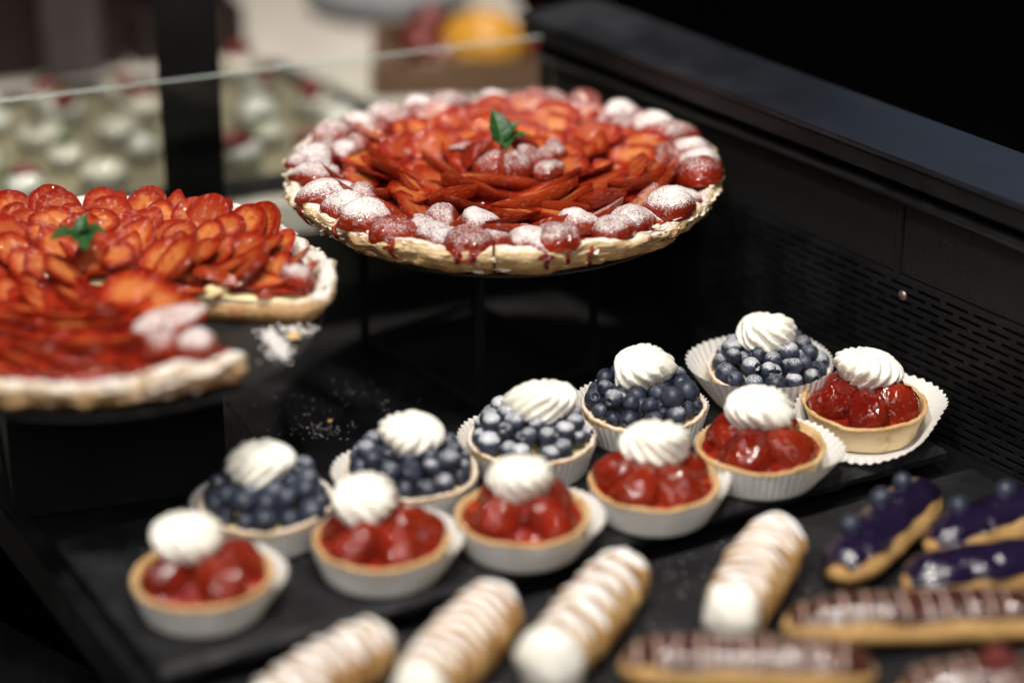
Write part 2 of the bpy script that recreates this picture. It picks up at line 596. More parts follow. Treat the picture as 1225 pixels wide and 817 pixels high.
def round_slice_mesh(name, rad, th, seed):
    """strawberry cut across: a disc with pale centre and red rim"""
    k = seed * 2.3
    V, F, mi, core = [], [], [], []
    n = 22
    rows = [(1.0, 0.0), (1.03, 0.5), (1.0, 1.0)]
    for (rr, h) in rows:
        for j in range(n):
            a = 2 * PI * j / n
            q = 1 + 0.10 * noise.noise(Vector((math.cos(a) * 1.3 + k, math.sin(a) * 1.3, k)))
            V.append(Vector((rad * rr * q * math.cos(a), rad * rr * q * math.sin(a), th * h))); core.append(0)
    F += grid_faces(3, n); mi += [0] * len(F)
    for top in (0, 1):
        off = len(V)
        src = 2 * n if top else 0
        for (f, cval) in ((1, 0), (0.85, 0.25), (0.6, 0.75), (0.3, 1.0), (0.02, 0.8)):
            for j in range(n):
                p = V[src + j]
                c = cval * (0.93 + 0.10 * noise.noise(Vector((j * 1.7, k, f))))
                V.append(Vector((p.x * f, p.y * f, p.z))); core.append(c)
        g = grid_faces(5, n, off=off)
        if not top:
            g = [tuple(reversed(q)) for q in g]
        F += g; mi += [1] * len(g)
        last = [off + 4 * n + j for j in range(n)]
        F.append(tuple(last if top else reversed(last))); mi.append(1)
    return mesh(name, V, F, ['berry', 'flesh'], mi=mi, core=core)
ROUND = [round_slice_mesh('strawberry_round', r, 0.0045, i) for i, r in enumerate((0.0165, 0.0185, 0.015))]

# ------------------------------------------------------------------ blueberry
def blueberry_mesh(name, r, seed):
    V = []
    n, m = 18, 13
    rows = [(0.0, 0.74, 1), (0.16, 0.72, 1), (0.27, 0.80, 1), (0.36, 0.97, 1), (0.42, 0.94, 0)]
    prof = []
    for (rr, zz, cr) in rows:
        prof.append((max(rr, 0.004), zz, cr))
    for i in range(1, m):
        a = 0.45 + (PI - 0.45) * i / (m - 1)
        prof.append((max(math.sin(a), 0.004), math.cos(a) * 0.93, 0))
    for (rr, zz, cr) in prof:
        for j in range(n):
            a = 2 * PI * j / n
            st = 1 + (0.16 * math.cos(5 * a) if cr and rr > 0.2 else 0)
            p = Vector((rr * st * math.cos(a), rr * st * math.sin(a), zz))
            q = 1 + 0.05 * P(p, 1.4, seed * 5.0)
            V.append(p * r * q)
    F = [tuple(reversed(f)) for f in grid_faces(len(prof), n)]
    return mesh(name, V, F, 'blue')
BLUEB = [blueberry_mesh('blueberry', r, i) for i, r in enumerate((0.0063, 0.0068, 0.0059, 0.0071))]

# ------------------------------------------------------------------ piped cream rosette
def rosette_mesh(name, rad, hgt, ridges, twist, lean, seed, oval=1.0, coil=0.0):
    n, m = 132, 34
    V = []
    k = seed * 4.7
    for i in range(m):
        t = i / (m - 1)
        a0 = PI * (0.80 * (1 - t))            # from tucked underside up to the peak
        pr = math.sin(a0) ** 0.86 if a0 > 1e-4 else 0.0
        pz = (math.cos(a0) + 0.80) / 1.80
        pz = max(0.0, pz) ** 1.1
        for j in range(n):
            a = 2 * PI * j / n
            ph = ridges * (a + twist * t ** 0.9) + 2.6 * noise.noise(Vector((math.cos(a) * 1.4 + k, math.sin(a) * 1.4, t * 1.6)))
            rd = abs(math.sin(ph / 2))        # sharp valleys, rounded ribs
            saw = rd ** 0.8
            amp = (0.24 + 0.16 * noise.noise(Vector((math.cos(a) * 1.7, math.sin(a) * 1.7 + k, t)))) * (1 - t) ** 0.45 * min(1, 3.0 * t + 0.45)
            rr = rad * pr * (1 - amp + amp * saw * 1.25)
            rr *= 1 + coil * math.sin(a + 2.2 * PI * t) + 0.17 * noise.noise(Vector((math.cos(a) * 1.2 + k, math.sin(a) * 1.2, t * 1.9)))
            rr *= 1 + 0.022 * math.sin(3.0 * ph + 4 * t) * (1 - t) + 0.02 * noise.noise(Vector((math.cos(a) * 5 + k, math.sin(a) * 5, t * 7)))
            z = hgt * pz + 0.0022 * saw * math.sin(PI * t) - 0.0022 * (1 - saw) * (1 - t) * 0.6
            x = rr * math.cos(a) * oval + lean[0] * t * t * rad
            y = rr * math.sin(a) / oval + lean[1] * t * t * rad
            q = Vector((x, y, z))
            q += Vector((P(q, 420, k), P(q, 420, k + 9), P(q, 420, k + 17))) * 0.0005
            V.append(q)
    V_F = grid_faces(m, n)
    V_F.append(tuple((m - 1) * n + j for j in range(n)))
    V_F.append(tuple(reversed([j for j in range(n)])))
    return mesh(name, V, V_F, 'cream')
ROSE = [rosette_mesh('cream_rosette', 0.0186, 0.0225, 11, 1.9, (0.2, 0.1), 1, 1.02, 0.04),
        rosette_mesh('cream_rosette', 0.0188, 0.0225, 12, -1.7, (-0.2, -0.1), 2, 1.05, 0.07),
        rosette_mesh('cream_rosette', 0.0190, 0.0220, 13, 1.6, (0.3, 0.0), 3, 1.07, 0.10),
        rosette_mesh('cream_rosette', 0.0188, 0.0230, 12, 1.4, (-0.15, 0.15), 4, 1.03, 0.05),
        rosette_mesh('cream_rosette', 0.0192, 0.0220, 14, -1.5, (-0.3, 0.1), 5, 1.06, 0.08)]

# ------------------------------------------------------------------ tartlet shell and paper
def shell_mesh(name, seed, mat):
    prof = [(0.0005, 0.0012), (0.030, 0.0012), (0.0322, 0.0018), (0.0335, 0.0040), (0.0348, 0.0095), (0.0368, 0.0155), (0.0382, 0.0185),
            (0.0393, 0.0199), (0.0396, 0.0210), (0.0391, 0.0218), (0.0379, 0.0221), (0.0368, 0.0216), (0.0361, 0.0201), (0.0350, 0.0175), (0.033, 0.0155), (0.0005, 0.0155)]
    def fn(r, z, a, i):
        p = Vector((math.cos(a) * r, math.sin(a) * r, z))
        d = 0.0006 * P(p, 160, seed) + 0.0010 * P(p, 45, seed) + (0.0003 * P(p, 420, seed) if r > 0.03 else 0)
        return max(0.0004, r + d), z + (0.0013 * P(p, 60, seed + 4) + 0.0006 * P(p, 240, seed)) * (1 if z > 0.018 else 0)
    return lathe(name, prof, 140, mat, fn)

def paper_mesh(name, seed, flare_dir, flare, flat_dir=None, flat=0.0, hgt=0.021):
    """fluted cup; leans open towards flare_dir, pressed flat towards flat_dir"""
    n = 336
    pleats = 56
    V = []
    rows = 9
    for i in range(rows):
        t = i / (rows - 1)
        for j in range(n):
            a = 2 * PI * j / n
            fl = max(0, math.cos(a - flare_dir)) ** 2 * flare
            fd = (max(0, math.cos((a - flat_dir) / 1.0)) ** 1.3 * flat) if flat_dir is not None else 0
            wob = 0.0012 * noise.noise(Vector((math.cos(a) * 2 + seed, math.sin(a) * 2, t)))
            ang = R_(14) + fl * R_(24) + fd * R_(66)
            s = (t - 0.0) * hgt * (1 + 0.18 * fl - 0.25 * fd)
            amp = 0.0008 * min(1, t * 1.7)
            zz = 0.0010 + s * math.cos(ang)
            r = 0.0349 + s * math.sin(ang) + wob * (0.4 + t) + 0.0016 * t * fl
            z = zz
            saw = math.cos(pleats * a + 0.6 * math.sin(5 * a + seed))
            r += amp * saw * math.cos(ang)
            z += amp * saw * math.sin(ang) + 0.0006 * t * noise.noise(Vector((a * 3, seed, 0)))
            V.append((r * math.cos(a), r * math.sin(a), z))
    F = grid_faces(rows, n)
    c = len(V)
    # flat bottom disc
    for j in range(n):
        a = 2 * PI * j / n
        V.append((0.034 * math.cos(a), 0.034 * math.sin(a), 0.0006))
    for j in range(n):
        F.append((c + j, c + (j + 1) % n, (j + 1) % n, j))
    F.append(tuple(reversed([c + j for j in range(n)])))
    return mesh(name, V, F, 'paper')

def fill_mesh(name, mat, seed, h=0.006):
    prof = [(0.0005, 0.0160 + h), (0.012, 0.0157 + h), (0.022, 0.0170 + h * 0.4), (0.030, 0.0183), (0.0358, 0.0187)]
    def fn(r, z, a, i):
        p = Vector((math.cos(a) * r, math.sin(a) * r, z))
        return r, z + 0.0012 * P(p, 110, seed) * (1 if r < 0.033 else 0.2)
    me = lathe(name, list(reversed(prof)), 48, mat, fn)
    return me

# ================================================================== THE SETTING
VW = R_(-52)                      # direction of the ventilated wall
GLA = R_(20.9)                    # direction of the glass pane
WP = Vector((0.3157, 1.338, 0))   # foot of the wall

def poly_slab(name, pts, z0, z1, mat):
    n = len(pts)
    V = [(x, y, z0) for x, y in pts] + [(x, y, z1) for x, y in pts]
    F = [tuple(reversed(range(n))), tuple(range(n, 2 * n))]
    for i in range(n):
        F.append((i, (i + 1) % n, n + (i + 1) % n, n + i))
    return mesh(name, V, F, mat, smooth=False)

o = obj('floor', poly_slab('floor', [(-6, -3), (6, -3), (6, 9), (-6, 9)], -0.95, -0.9, 'floor')); struct(o)
shelf = struct(obj('shelf', poly_slab('shelf', [(-0.4286, 1.521), (0.054, 0.681), (0.745, 0.786), (0.028, 1.6975)], -0.045, -0.02, 'shelf')))
# joints, and the shade of a cable hole painted as a dark ringed disc
def strip(name, a, b, w_, z0, z1, mat, parent=None):
    a, b = Vector(a), Vector(b)
    d = b - a
    me = box_mesh(name, d.length, w_, z1 - z0, mat, min(w_, z1 - z0) * 0.2)
    o = obj(name, me, parent)
    c = (a + b) / 2
    o.location = (c.x, c.y, z0)
    o.rotation_euler = (0, 0, math.atan2(d.y, d.x))
    return o
strip('joint_strip', (-0.212, 1.49), (-0.150, 1.352), 0.0016, -0.0205, -0.0188, 'lipm', shelf)
strip('joint_strip', (-0.30, 1.322), (-0.15, 1.367), 0.003, -0.0205, -0.0186, 'ledge', shelf)
hole = lathe('cable_hole_shade', [(0.0005, -0.0002), (0.0100, -0.0002), (0.0103, 0.0008), (0.0112, 0.001), (0.0118, -0.0003)], 40, 'hollowshade')
obj('cable_hole_shade', hole, shelf, (-0.1, 1.425, -0.0195))
# lower counter to the left of the shelf and rail along the shelf's open side
o = struct(obj('lower_counter', poly_slab('lower_counter', [(-1.2, 0.4), (0.3, 0.4), (0.5, 0.6), (-0.6, 1.55), (-1.2, 1.3)], -0.14, -0.11, 'shelf')))
rail = strip('shelf_rail', (-0.4335, 1.5165), (0.05, 0.675), 0.014, -0.05, -0.0155, 'steel')
tag(rail, 'slim black rail along the open left side of the display shelf', 'rail')

# neighbouring counter behind the glass
gdir = Vector((math.cos(GLA), math.sin(GLA)))
gn = Vector((-gdir.y, gdir.x))
G0 = Vector((0.03, 1.70))
def gpt(s, d):
    p = G0 + gdir * s + gn * d
    return (p.x, p.y)
struct(obj('counter', poly_slab('counter', [gpt(-2.2, 0.012), gpt(0.05, 0.012), gpt(0.30, 1.1), gpt(-2.8, 1.9)], -0.12, 0.018, 'beige')))

# ------------------------------------------------------------------ ventilated wall of the case
wall = thing('display_case_wall', 'black ventilated side wall of the display case with a broad satin ledge', 'case wall', WP, VW)
X0, X1 = -0.475, 0.45
t = NT('fine_mesh_panel')
sx = t.n('ShaderNodeSeparateXYZ'); t.link(t.obco(), sx.inputs[0])
wx = t.math('SINE', t.math('MULTIPLY', sx.outputs[0], 2 * PI / 0.0026))
wz = t.math('SINE', t.math('MULTIPLY', sx.outputs[2], 2 * PI / 0.0017))
hh = t.math('MULTIPLY', t.ramp(wx, -0.9, 0.1), t.ramp(wz, -0.5, 0.5))  # dark of the mesh holes put into the colour, none cut
g = t.noise(t.obco(), 800, 2, 0.8)
cl = t.noise(t.obco(), 30, 3)
dm = t.math('MULTIPLY', t.ramp(g, 0.68, 0.76), t.ramp(cl, 0.45, 0.7))
t.set(color=t.mix(t.math('MULTIPLY', dm, 0.5), t.mix(hh, (0.013, 0.013, 0.0135), (0.0015, 0.0015, 0.0015)), (0.4, 0.38, 0.37)), rough=0.5, spec=0.3,
      normal=t.bump(hh, 0.8, -0.0008))
M['finemesh'] = t.m

def local_box(name, x0, x1, y0, y1, z0, z1, mat, bev=0.0006, parent=wall):
    me = box_mesh(name, x1 - x0, y1 - y0, z1 - z0, mat, bev, ((x0 + x1) / 2, (y0 + y1) / 2, z0))
    return obj(name, me, parent)
local_box('back_plate', X0, X1, 0.012, 0.016, -0.05, 0.15, 'hollowshade')
local_box('mesh_panel', X0, X1, 0.0012, 0.0035, 0.080, 0.1285, 'finemesh', 0.0)
local_box('divider_bar', -0.1135, -0.1085, -0.0012, 0.003, 0.0770, 0.1290, 'steel')
local_box('divider_bar', -0.352, -0.347, -0.0012, 0.003, 0.0770, 0.1290, 'steel')
local_box('divider_bar', 0.125, 0.130, -0.0012, 0.003, 0.0770, 0.1290, 'steel')
# slotted lower grille: bars between slots and the bridges that hold them
def grille():
    V, F = [], []
    def bx(x0, x1, y0, y1, z0, z1):
        o_ = len(V)
        for z in (z0, z1):
            for (x, y) in ((x0, y0), (x1, y0), (x1, y1), (x0, y1)):
                V.append((x, y, z))
        F.extend([(o_ + 3, o_ + 2, o_ + 1, o_), (o_ + 4, o_ + 5, o_ + 6, o_ + 7)])
        for i in range(4):
            F.append((o_ + i, o_ + (i + 1) % 4, o_ + 4 + (i + 1) % 4, o_ + 4 + i))
    pitch, slot = 0.0057, 0.0026
    z = 0.0785
    bx(X0, X1, 0.0, 0.003, 0.0745, 0.0788)
    row = 0
    z = 0.0745
    while z > -0.024:
        # slot row z-slot..z, bridges
        x = X0 + (0.0118 if row % 2 else 0.0)
        while x < X1:
            bx(x, min(x + 0.0052, X1), 0.0002, 0.0028, z - slot - 0.0002, z + 0.0002)
            x += 0.0236
        bx(X0, X1, 0.0, 0.003, z - pitch, z - slot)
        z -= pitch
        row += 1
    return mesh('slotted_grille', V, F, 'steel', smooth=False)
obj('slotted_grille', grille(), wall)
sc_me = lathe('screw', [(0.0005, 0.0016), (0.002, 0.0015), (0.0031, 0.0009), (0.0034, 0.0)], 20, 'screw')
for sx_ in (-0.105, 0.13):
    o = obj('screw', sc_me, wall)
    o.matrix_local = Matrix.Translation((sx_, 0.0, 0.066)) @ Matrix.Rotation(R_(90), 4, 'X')
# dusty round lip, overhang and ledge
def rod(name, a, b, r, mat, parent=None, n=14):
    a, b = Vector(a), Vector(b)
    L = (b - a).length
    V = []
    for z in (0, L):
        for j in range(n):
            V.append((r * math.cos(2 * PI * j / n), r * math.sin(2 * PI * j / n), z))
    F = grid_faces(2, n) + [tuple(reversed(range(n))), tuple(range(n, 2 * n))]
    o = obj(name, mesh(name, V, F, mat), parent)
    o.data.polygons[len(F) - 1].use_smooth = False
    o.data.polygons[len(F) - 2].use_smooth = False
    o.matrix_local = Matrix.Translation(a) @ (b - a).to_track_quat('Z', 'Y').to_matrix().to_4x4()
    return o
rod('lip_rail', (X0, -0.003, 0.1335), (X1, -0.003, 0.1335), 0.0042, 'lipm', wall)
local_box('gap_shade', X0, X1, 0.002, 0.012, 0.1385, 0.1455, 'hollowshade', 0.0)  # near-black strip standing in for the shadow gap under the fascia
local_box('fascia', X0 - 0.01, X1, -0.0115, 0.055, 0.146, 0.1586, 'steel', 0.0008)
local_box('ledge', X0 - 0.012, X1 + 0.002, -0.0135, 0.056, 0.1588, 0.1630, 'ledge', 0.0014)
local_box('outer_skin', X0 - 0.008, X1, 0.048, 0.0535, -0.5, 0.1457, 'steel', 0.0008)
local_box('end_cap', X0 - 0.006, X0 - 0.0005, 0.0005, 0.047, -0.12, 0.1456, 'steel', 0.0008)

# ------------------------------------------------------------------ glass pane and post
gp = thing('glass_pane', 'clear upright glass pane closing the back of the display case', 'glass', (G0.x, G0.y, 0.0), GLA)
GL = 0.95
pane = obj('pane', box_mesh('pane', GL, 0.0008, 0.170, 'glass', 0.0, (-GL / 2 - 0.001, 0, -0.02)), gp)
def edge_strip():
    # polished top edge of the pane: bevel, flat, bevel
    V, F = [], []
    pr = [(-0.0014, 0.1498), (-0.0015, 0.1507), (-0.0009, 0.1515), (0.0009, 0.1515), (0.0015, 0.1507), (0.0014, 0.1498)]
    for x in (-GL, -0.001):
        for (y, z) in pr:
            V.append((x, y, z))
    n = len(pr)
    for i in range(n):
        F.append((i, n + i, n + (i + 1) % n, (i + 1) % n))
    F += [tuple(range(n)), tuple(reversed(range(n, 2 * n)))]
    return mesh('polished_edge', V, F, 'glassedge', smooth=False)
obj('polished_edge', edge_strip(), gp)
obj('end_edge', box_mesh('end_edge', 0.0016, 0.0026, 0.166, 'post', 0.0003, (0.0, 0, -0.018)), gp)

pp = gpt(-0.262, 0.045)
post = obj('support_post', box_mesh('support_post', 0.043, 0.03, 0.75, 'post', 0.002), None, (pp[0], pp[1], 0.018))
post.rotation_euler = (0, 0, R_(6))
tag(post, 'tall black upright post standing behind the glass pane', 'post')

# ================================================================== SLATES, RISERS, PLATES
UA = math.atan2(0.489, 0.872)
UX = Vector((0.872, 0.489, 0)); UN = Vector((-0.489, 0.872, 0))
S0 = Vector((-0.185, 1.082, 0))
def slate_mesh(name, L, Wd, th, seed):
    """riven stone board with chipped edges, local x 0..L, y 0..Wd, top at z = 0"""
    n, m = 90, 30
    pts = []
    for i in range(n): pts.append((L * i / n, 0))
    for i in range(m): pts.append((L, Wd * i / m))
    for i in range(n): pts.append((L * (1 - i / n), Wd))
    for i in range(m): pts.append((0, Wd * (1 - i / m)))
    c = Vector((L / 2, Wd / 2))
    V = []
    for (inset, z) in ((0.0, -th), (-0.0008, -th * 0.45), (0.0015, -0.0012), (0.004, 0.0)):
        for k_, (x, y) in enumerate(pts):
            q = 0.0013 * noise.noise(Vector((x * 70, y * 70, seed + z * 300))) + 0.0006 * noise.noise(Vector((x * 260, y * 260, seed)))
            d = inset + q
            x2 = x + (d if x < c.x else -d) * (1 if (x < 0.02 or x > L - 0.02) else 0)
            y2 = y + (d if y < c.y else -d) * (1 if (y < 0.02 or y > Wd - 0.02) else 0)
            V.append((x2, y2, z))
    N = len(pts)
    F = grid_faces(4, N)
    F.append(tuple(3 * N + i for i in range(N)))
    F.append(tuple(reversed(range(N))))
    return mesh(name, V, F, 'slate', smooth=False)
sl = thing('slate_board', 'long dark slate board under the two rows of fruit tartlets', 'slate board', S0, UA)
obj('board', slate_mesh('board', 0.522, 0.162, 0.0085, 3.0), sl)
foot = lathe('foot', [(0.0005, 0), (0.006, 0), (0.0062, 0.001), (0.0055, 0.0112), (0.0005, 0.0112)], 16, 'post')
for (fx, fy) in ((0.02, 0.02), (0.50, 0.02), (0.02, 0.142), (0.50, 0.142)):
    obj('foot', foot, sl, (fx, fy, -0.0198))
s2 = S0 + UX * 0.03 + UN * -0.262
sl2 = obj('slate_board', slate_mesh('slate_board', 0.505, 0.250, 0.0095, 9.0), None, (s2.x, s2.y, -0.0102))
sl2.rotation_euler = (0, 0, UA)
tag(sl2, 'dark slate board in front carrying the cream horns and eclairs', 'slate board')

TOPZ = 0.102
def plate_mesh(name, r):
    pr = [(0.0005, -0.004), (r - 0.004, -0.004), (r - 0.001, -0.0028), (r, -0.0012), (r - 0.0006, -0.0003), (r - 0.002, 0.0), (0.0005, 0.0)]
    return lathe(name, pr, 128, 'plate')
TB = Vector((-0.0058, 1.498, TOPZ))
TL = Vector((-0.2432, 1.306, TOPZ))
pl = obj('serving_plate', plate_mesh('serving_plate', 0.127), None, TB)
tag(pl, 'round black serving plate under the whole strawberry tart', 'plate')
pl = obj('serving_plate', plate_mesh('serving_plate', 0.131), None, TL)
tag(pl, 'round black serving plate under the cut strawberry tart', 'plate')
# wire riser under the whole tart
rs = thing('plate_riser', 'black frame riser of square bars under the whole strawberry tart', 'riser', (TB.x - 0.018, TB.y + 0.005, -0.02), VW)
hx, hy, ht, bw = 0.066, 0.048, 0.1178, 0.005
for (ax, ay) in ((-1, -1), (1, -1), (1, 1), (-1, 1)):
    obj('leg', box_mesh('leg', bw, bw, ht, 'steel', 0.0006, (ax * hx, ay * hy, 0.0001)), rs)
for z in (0.004, ht - 0.0062):
    for ay in (-1, 1):
        obj('bar', box_mesh('bar', 2 * hx - bw - 0.0004, bw * 0.9, bw * 0.9, 'steel', 0.0005, (0, ay * hy, z)), rs)
    for ax in (-1, 1):
        obj('bar', box_mesh('bar', bw * 0.9, 2 * hy - bw - 0.0004, bw * 0.9, 'steel', 0.0005, (ax * hx, 0, z)), rs)
# box riser under the cut tart
rb = obj('plate_riser', box_mesh('plate_riser', 0.13, 0.11, 0.1176, 'post', 0.0015), None, (TL.x - 0.01, TL.y + 0.045, -0.0198))
rb.rotation_euler = (0, 0, R_(16))
tag(rb, 'black box riser holding up the cut strawberry tart', 'riser')

# ================================================================== LARGE STRAWBERRY TARTS
def crust_mesh(name, R0, a0, a1, mat, seed, rg=1.0):
    """flaky shell between angles a0..a1; closed at the cut faces"""
    k = R0 / 0.1456
    bot = [(0.0008, 0.0008), (0.06, 0.0008), (0.110, 0.0008), (0.126, 0.0012), (0.1325, 0.0028), (0.1362, 0.0052), (0.1388, 0.0078), (0.1408, 0.0104), (0.1424, 0.0130),
           (0.1440, 0.0154), (0.1452, 0.0178), (0.1450, 0.0200), (0.1436, 0.0218), (0.1410, 0.0228), (0.1382, 0.0224), (0.1356, 0.0208), (0.132, 0.018), (0.126, 0.0155), (0.10, 0.0135), (0.0008, 0.0135)]
    n = int(480 * (a1 - a0) / (2 * PI)) + 2
    V = []
    for i, (r, z) in enumerate(bot):
        for j in range(n):
            a = a0 + (a1 - a0) * j / (n - 1)
            if a1 - a0 < 6.1 and j in (0, n - 1):
                a += 0.0028 / max(r, 0.02) * noise.noise(Vector((r * 130, z * 500, seed)))
            p = Vector((math.cos(a) * r, math.sin(a) * r, z))
            q = 0.0
            zz = z
            if r > 0.12:
                q = rg * (0.0036 * P(p, 26, seed) + 0.0024 * P(p, 75, seed + 3) + 0.0010 * P(p, 190, seed + 5))
                lay = noise.noise(Vector((math.cos(a) * 5, math.sin(a) * 5, z * 520 + seed)))
                lay += 0.6 * noise.noise(Vector((math.cos(a) * 17, math.sin(a) * 17, z * 900 + seed)))
                q += 0.0032 * (abs(lay) * 1.6 - 0.4) * (1 if 4 <= i <= 13 else 0.3)
                zz += rg * (0.0028 * P(p, 60, seed + 8) + 0.0030 * P(p, 22, seed + 5)) * min(1, z / 0.02) + (0.0007 * P(p, 220, seed) if z > 0.015 else 0)
            rr = (r + q) * k
            V.append((rr * math.cos(a), rr * math.sin(a), max(0.0004, zz)))
    F = grid_faces(len(bot), n, wrap=False)
    m = len(bot)
    F.append(tuple(i * n for i in range(m)))
    F.append(tuple(i * n + n - 1 for i in reversed(range(m))))
    return mesh(name, V, F, mat)

def filling_mesh(name, R0, a0, a1, mat, seed, zb, zt, dome):
    prof = [(R0 * (1 - 0.055 * i), zb) if i == 0 else (R0 * max(0.02, 1 - 0.055 * (i - 1)), zt + dome * (1 - max(0.02, 1 - 0.055 * (i - 1)) ** 2)) for i in range(19)]
    n = int(120 * (a1 - a0) / (2 * PI)) + 2
    V = []
    for i, (r, z) in enumerate(prof):
        for j in range(n):
            a = a0 + (a1 - a0) * j / (n - 1)
            if a1 - a0 < 6.2 and j in (0, n - 1):
                a += 0.0060 / max(r, 0.03) * noise.noise(Vector((r * 90, seed, 1.5)))
            p = Vector((math.cos(a) * r, math.sin(a) * r, z))
            V.append((p.x, p.y, z + (0.0016 * P(p, 60, seed) + 0.0014 * P(p, 150, seed + 2) if i else 0)))
    F = grid_faces(len(prof), n, wrap=False)
    m = len(prof)
    c = len(V)
    V.append((0, 0, zb))
    F.append(tuple([c] + [i * n for i in range(m)]))
    F.append(tuple([c] + [i * n + n - 1 for i in reversed(range(m))]))
    return mesh(name, V, F, mat)

def leaf_mesh(name, L, W, seed, curl=0.3):
    n, m = 22, 9
    V, F, core = [], [], []
    for i in range(n):
        s = i / (n - 1)
        w_ = W * (math.sin(PI * s ** 0.8) ** 0.75) * (1 - 0.25 * s) + 0.0003
        ser = 1 + 0.09 * abs(math.sin(s * PI * 7))
        for j in range(m):
            c = 2 * j / (m - 1) - 1
            x = L * s
            y = c * w_ * (ser if abs(c) > 0.9 else 1)
            z = 0.45 * abs(c) ** 1.3 * w_ + curl * L * (s - s * s * 1.3) + 0.0006 * math.sin((s * 8 - abs(c) * 2.2) * PI) * abs(c)
            V.append((x, y, z))
            vein = max(1 - abs(c) * 9, max(0, math.cos((s * 8 - abs(c) * 2.2) * PI)) ** 8 * 0.8)
            core.append(max(0, vein))
    F = grid_faces(n, m, wrap=False)
    k = len(V)
    V += [(x, y, z - 0.0004) for (x, y, z) in V]
    F += [tuple(reversed([q + k for q in f])) for f in grid_faces(n, m, wrap=False)]
    core += core
    for i in range(n - 1):
        for (a, sgn) in ((i * m, 1), (i * m + m - 1, -1)):
            f = (a, a + m, a + m + k, a + k)
            F.append(f if sgn < 0 else tuple(reversed(f)))
    return mesh(name, V, F, 'mint', core=core)
LEAF = [leaf_mesh('mint_leaf', 0.024, 0.0085, 1, 0.35), leaf_mesh('mint_leaf', 0.020, 0.0075, 2, 0.2), leaf_mesh('mint_leaf', 0.017, 0.006, 3, 0.45)]

def flake_mesh(name, R0, a0, a1, mat, n, seed):
    """thin curled shards of pastry standing off the crust rim"""
    rr = random.Random(seed)
    V, F = [], []
    for i in range(n):
        a = rr.uniform(a0, a1)
        z = rr.choice([rr.uniform(0.006, 0.019), rr.uniform(0.017, 0.0225)])
        r = R0 * (0.985 - 0.06 * max(0, (0.017 - z) / 0.015)) + (0.0 if z < 0.019 else -rr.uniform(0, 0.006))
        c = Vector((r * math.cos(a), r * math.sin(a), z))
        tan = Vector((-math.sin(a), math.cos(a), rr.uniform(-0.15, 0.15)))
        out = Vector((math.cos(a), math.sin(a), rr.uniform(-0.5, 0.6))).normalized()
        up_ = tan.cross(out)
        L, W, th_ = rr.uniform(0.003, 0.010), rr.uniform(0.001, 0.0030), rr.uniform(0.0003, 0.0007)
        off = len(V)
        for s_ in (-1, -0.3, 0.4, 1):
            w_ = W * (1 - abs(s_) ** 2 * 0.8) * rr.uniform(0.7, 1.2)
            b = c + tan * (L / 2 * s_) + up_ * (0.0006 * rr.uniform(-1, 1))
            V += [b - out * 0.001 - up_ * th_, b + out * w_ - up_ * th_ * 0.4, b + out * w_ + up_ * th_ * 0.4, b - out * 0.001 + up_ * th_]
        for q in range(3):
            for e in range(4):
                F.append((off + q * 4 + e, off + q * 4 + (e + 1) % 4, off + q * 4 + 4 + (e + 1) % 4, off + q * 4 + 4 + e))
        F += [(off + 3, off + 2, off + 1, off), (off + 12, off + 13, off + 14, off + 15)]
    return mesh(name, V, F, mat, smooth=False)

def drip_mesh(name, pts, w_, mat='jelly'):
    """thin run of jelly following points down the crust side"""
    V, F = [], []
    n = 8
    for i, (p, nrm, tan, sc_) in enumerate(pts):
        for j in range(n):
            a = 2 * PI * j / n
            V.append(p + tan * (w_ * sc_ * math.cos(a)) + nrm * (0.0011 * sc_ * math.sin(a)))
    F = grid_faces(len(pts), n)
    F.append(tuple(reversed(range(n)))); F.append(tuple((len(pts) - 1) * n + j for j in range(n)))
    return mesh(name, V, F, mat)

def pol(r, a, z):
    return Vector((r * math.cos(a), r * math.sin(a), z))

rnd = random.Random(11)
def in_wedge(a, wedge, pad=0.0):
    if not wedge:
        return False
    x = (a - wedge[0]) % (2 * PI)
    return x < ((wedge[1] - wedge[0]) % (2 * PI)) + pad or x > 2 * PI - pad

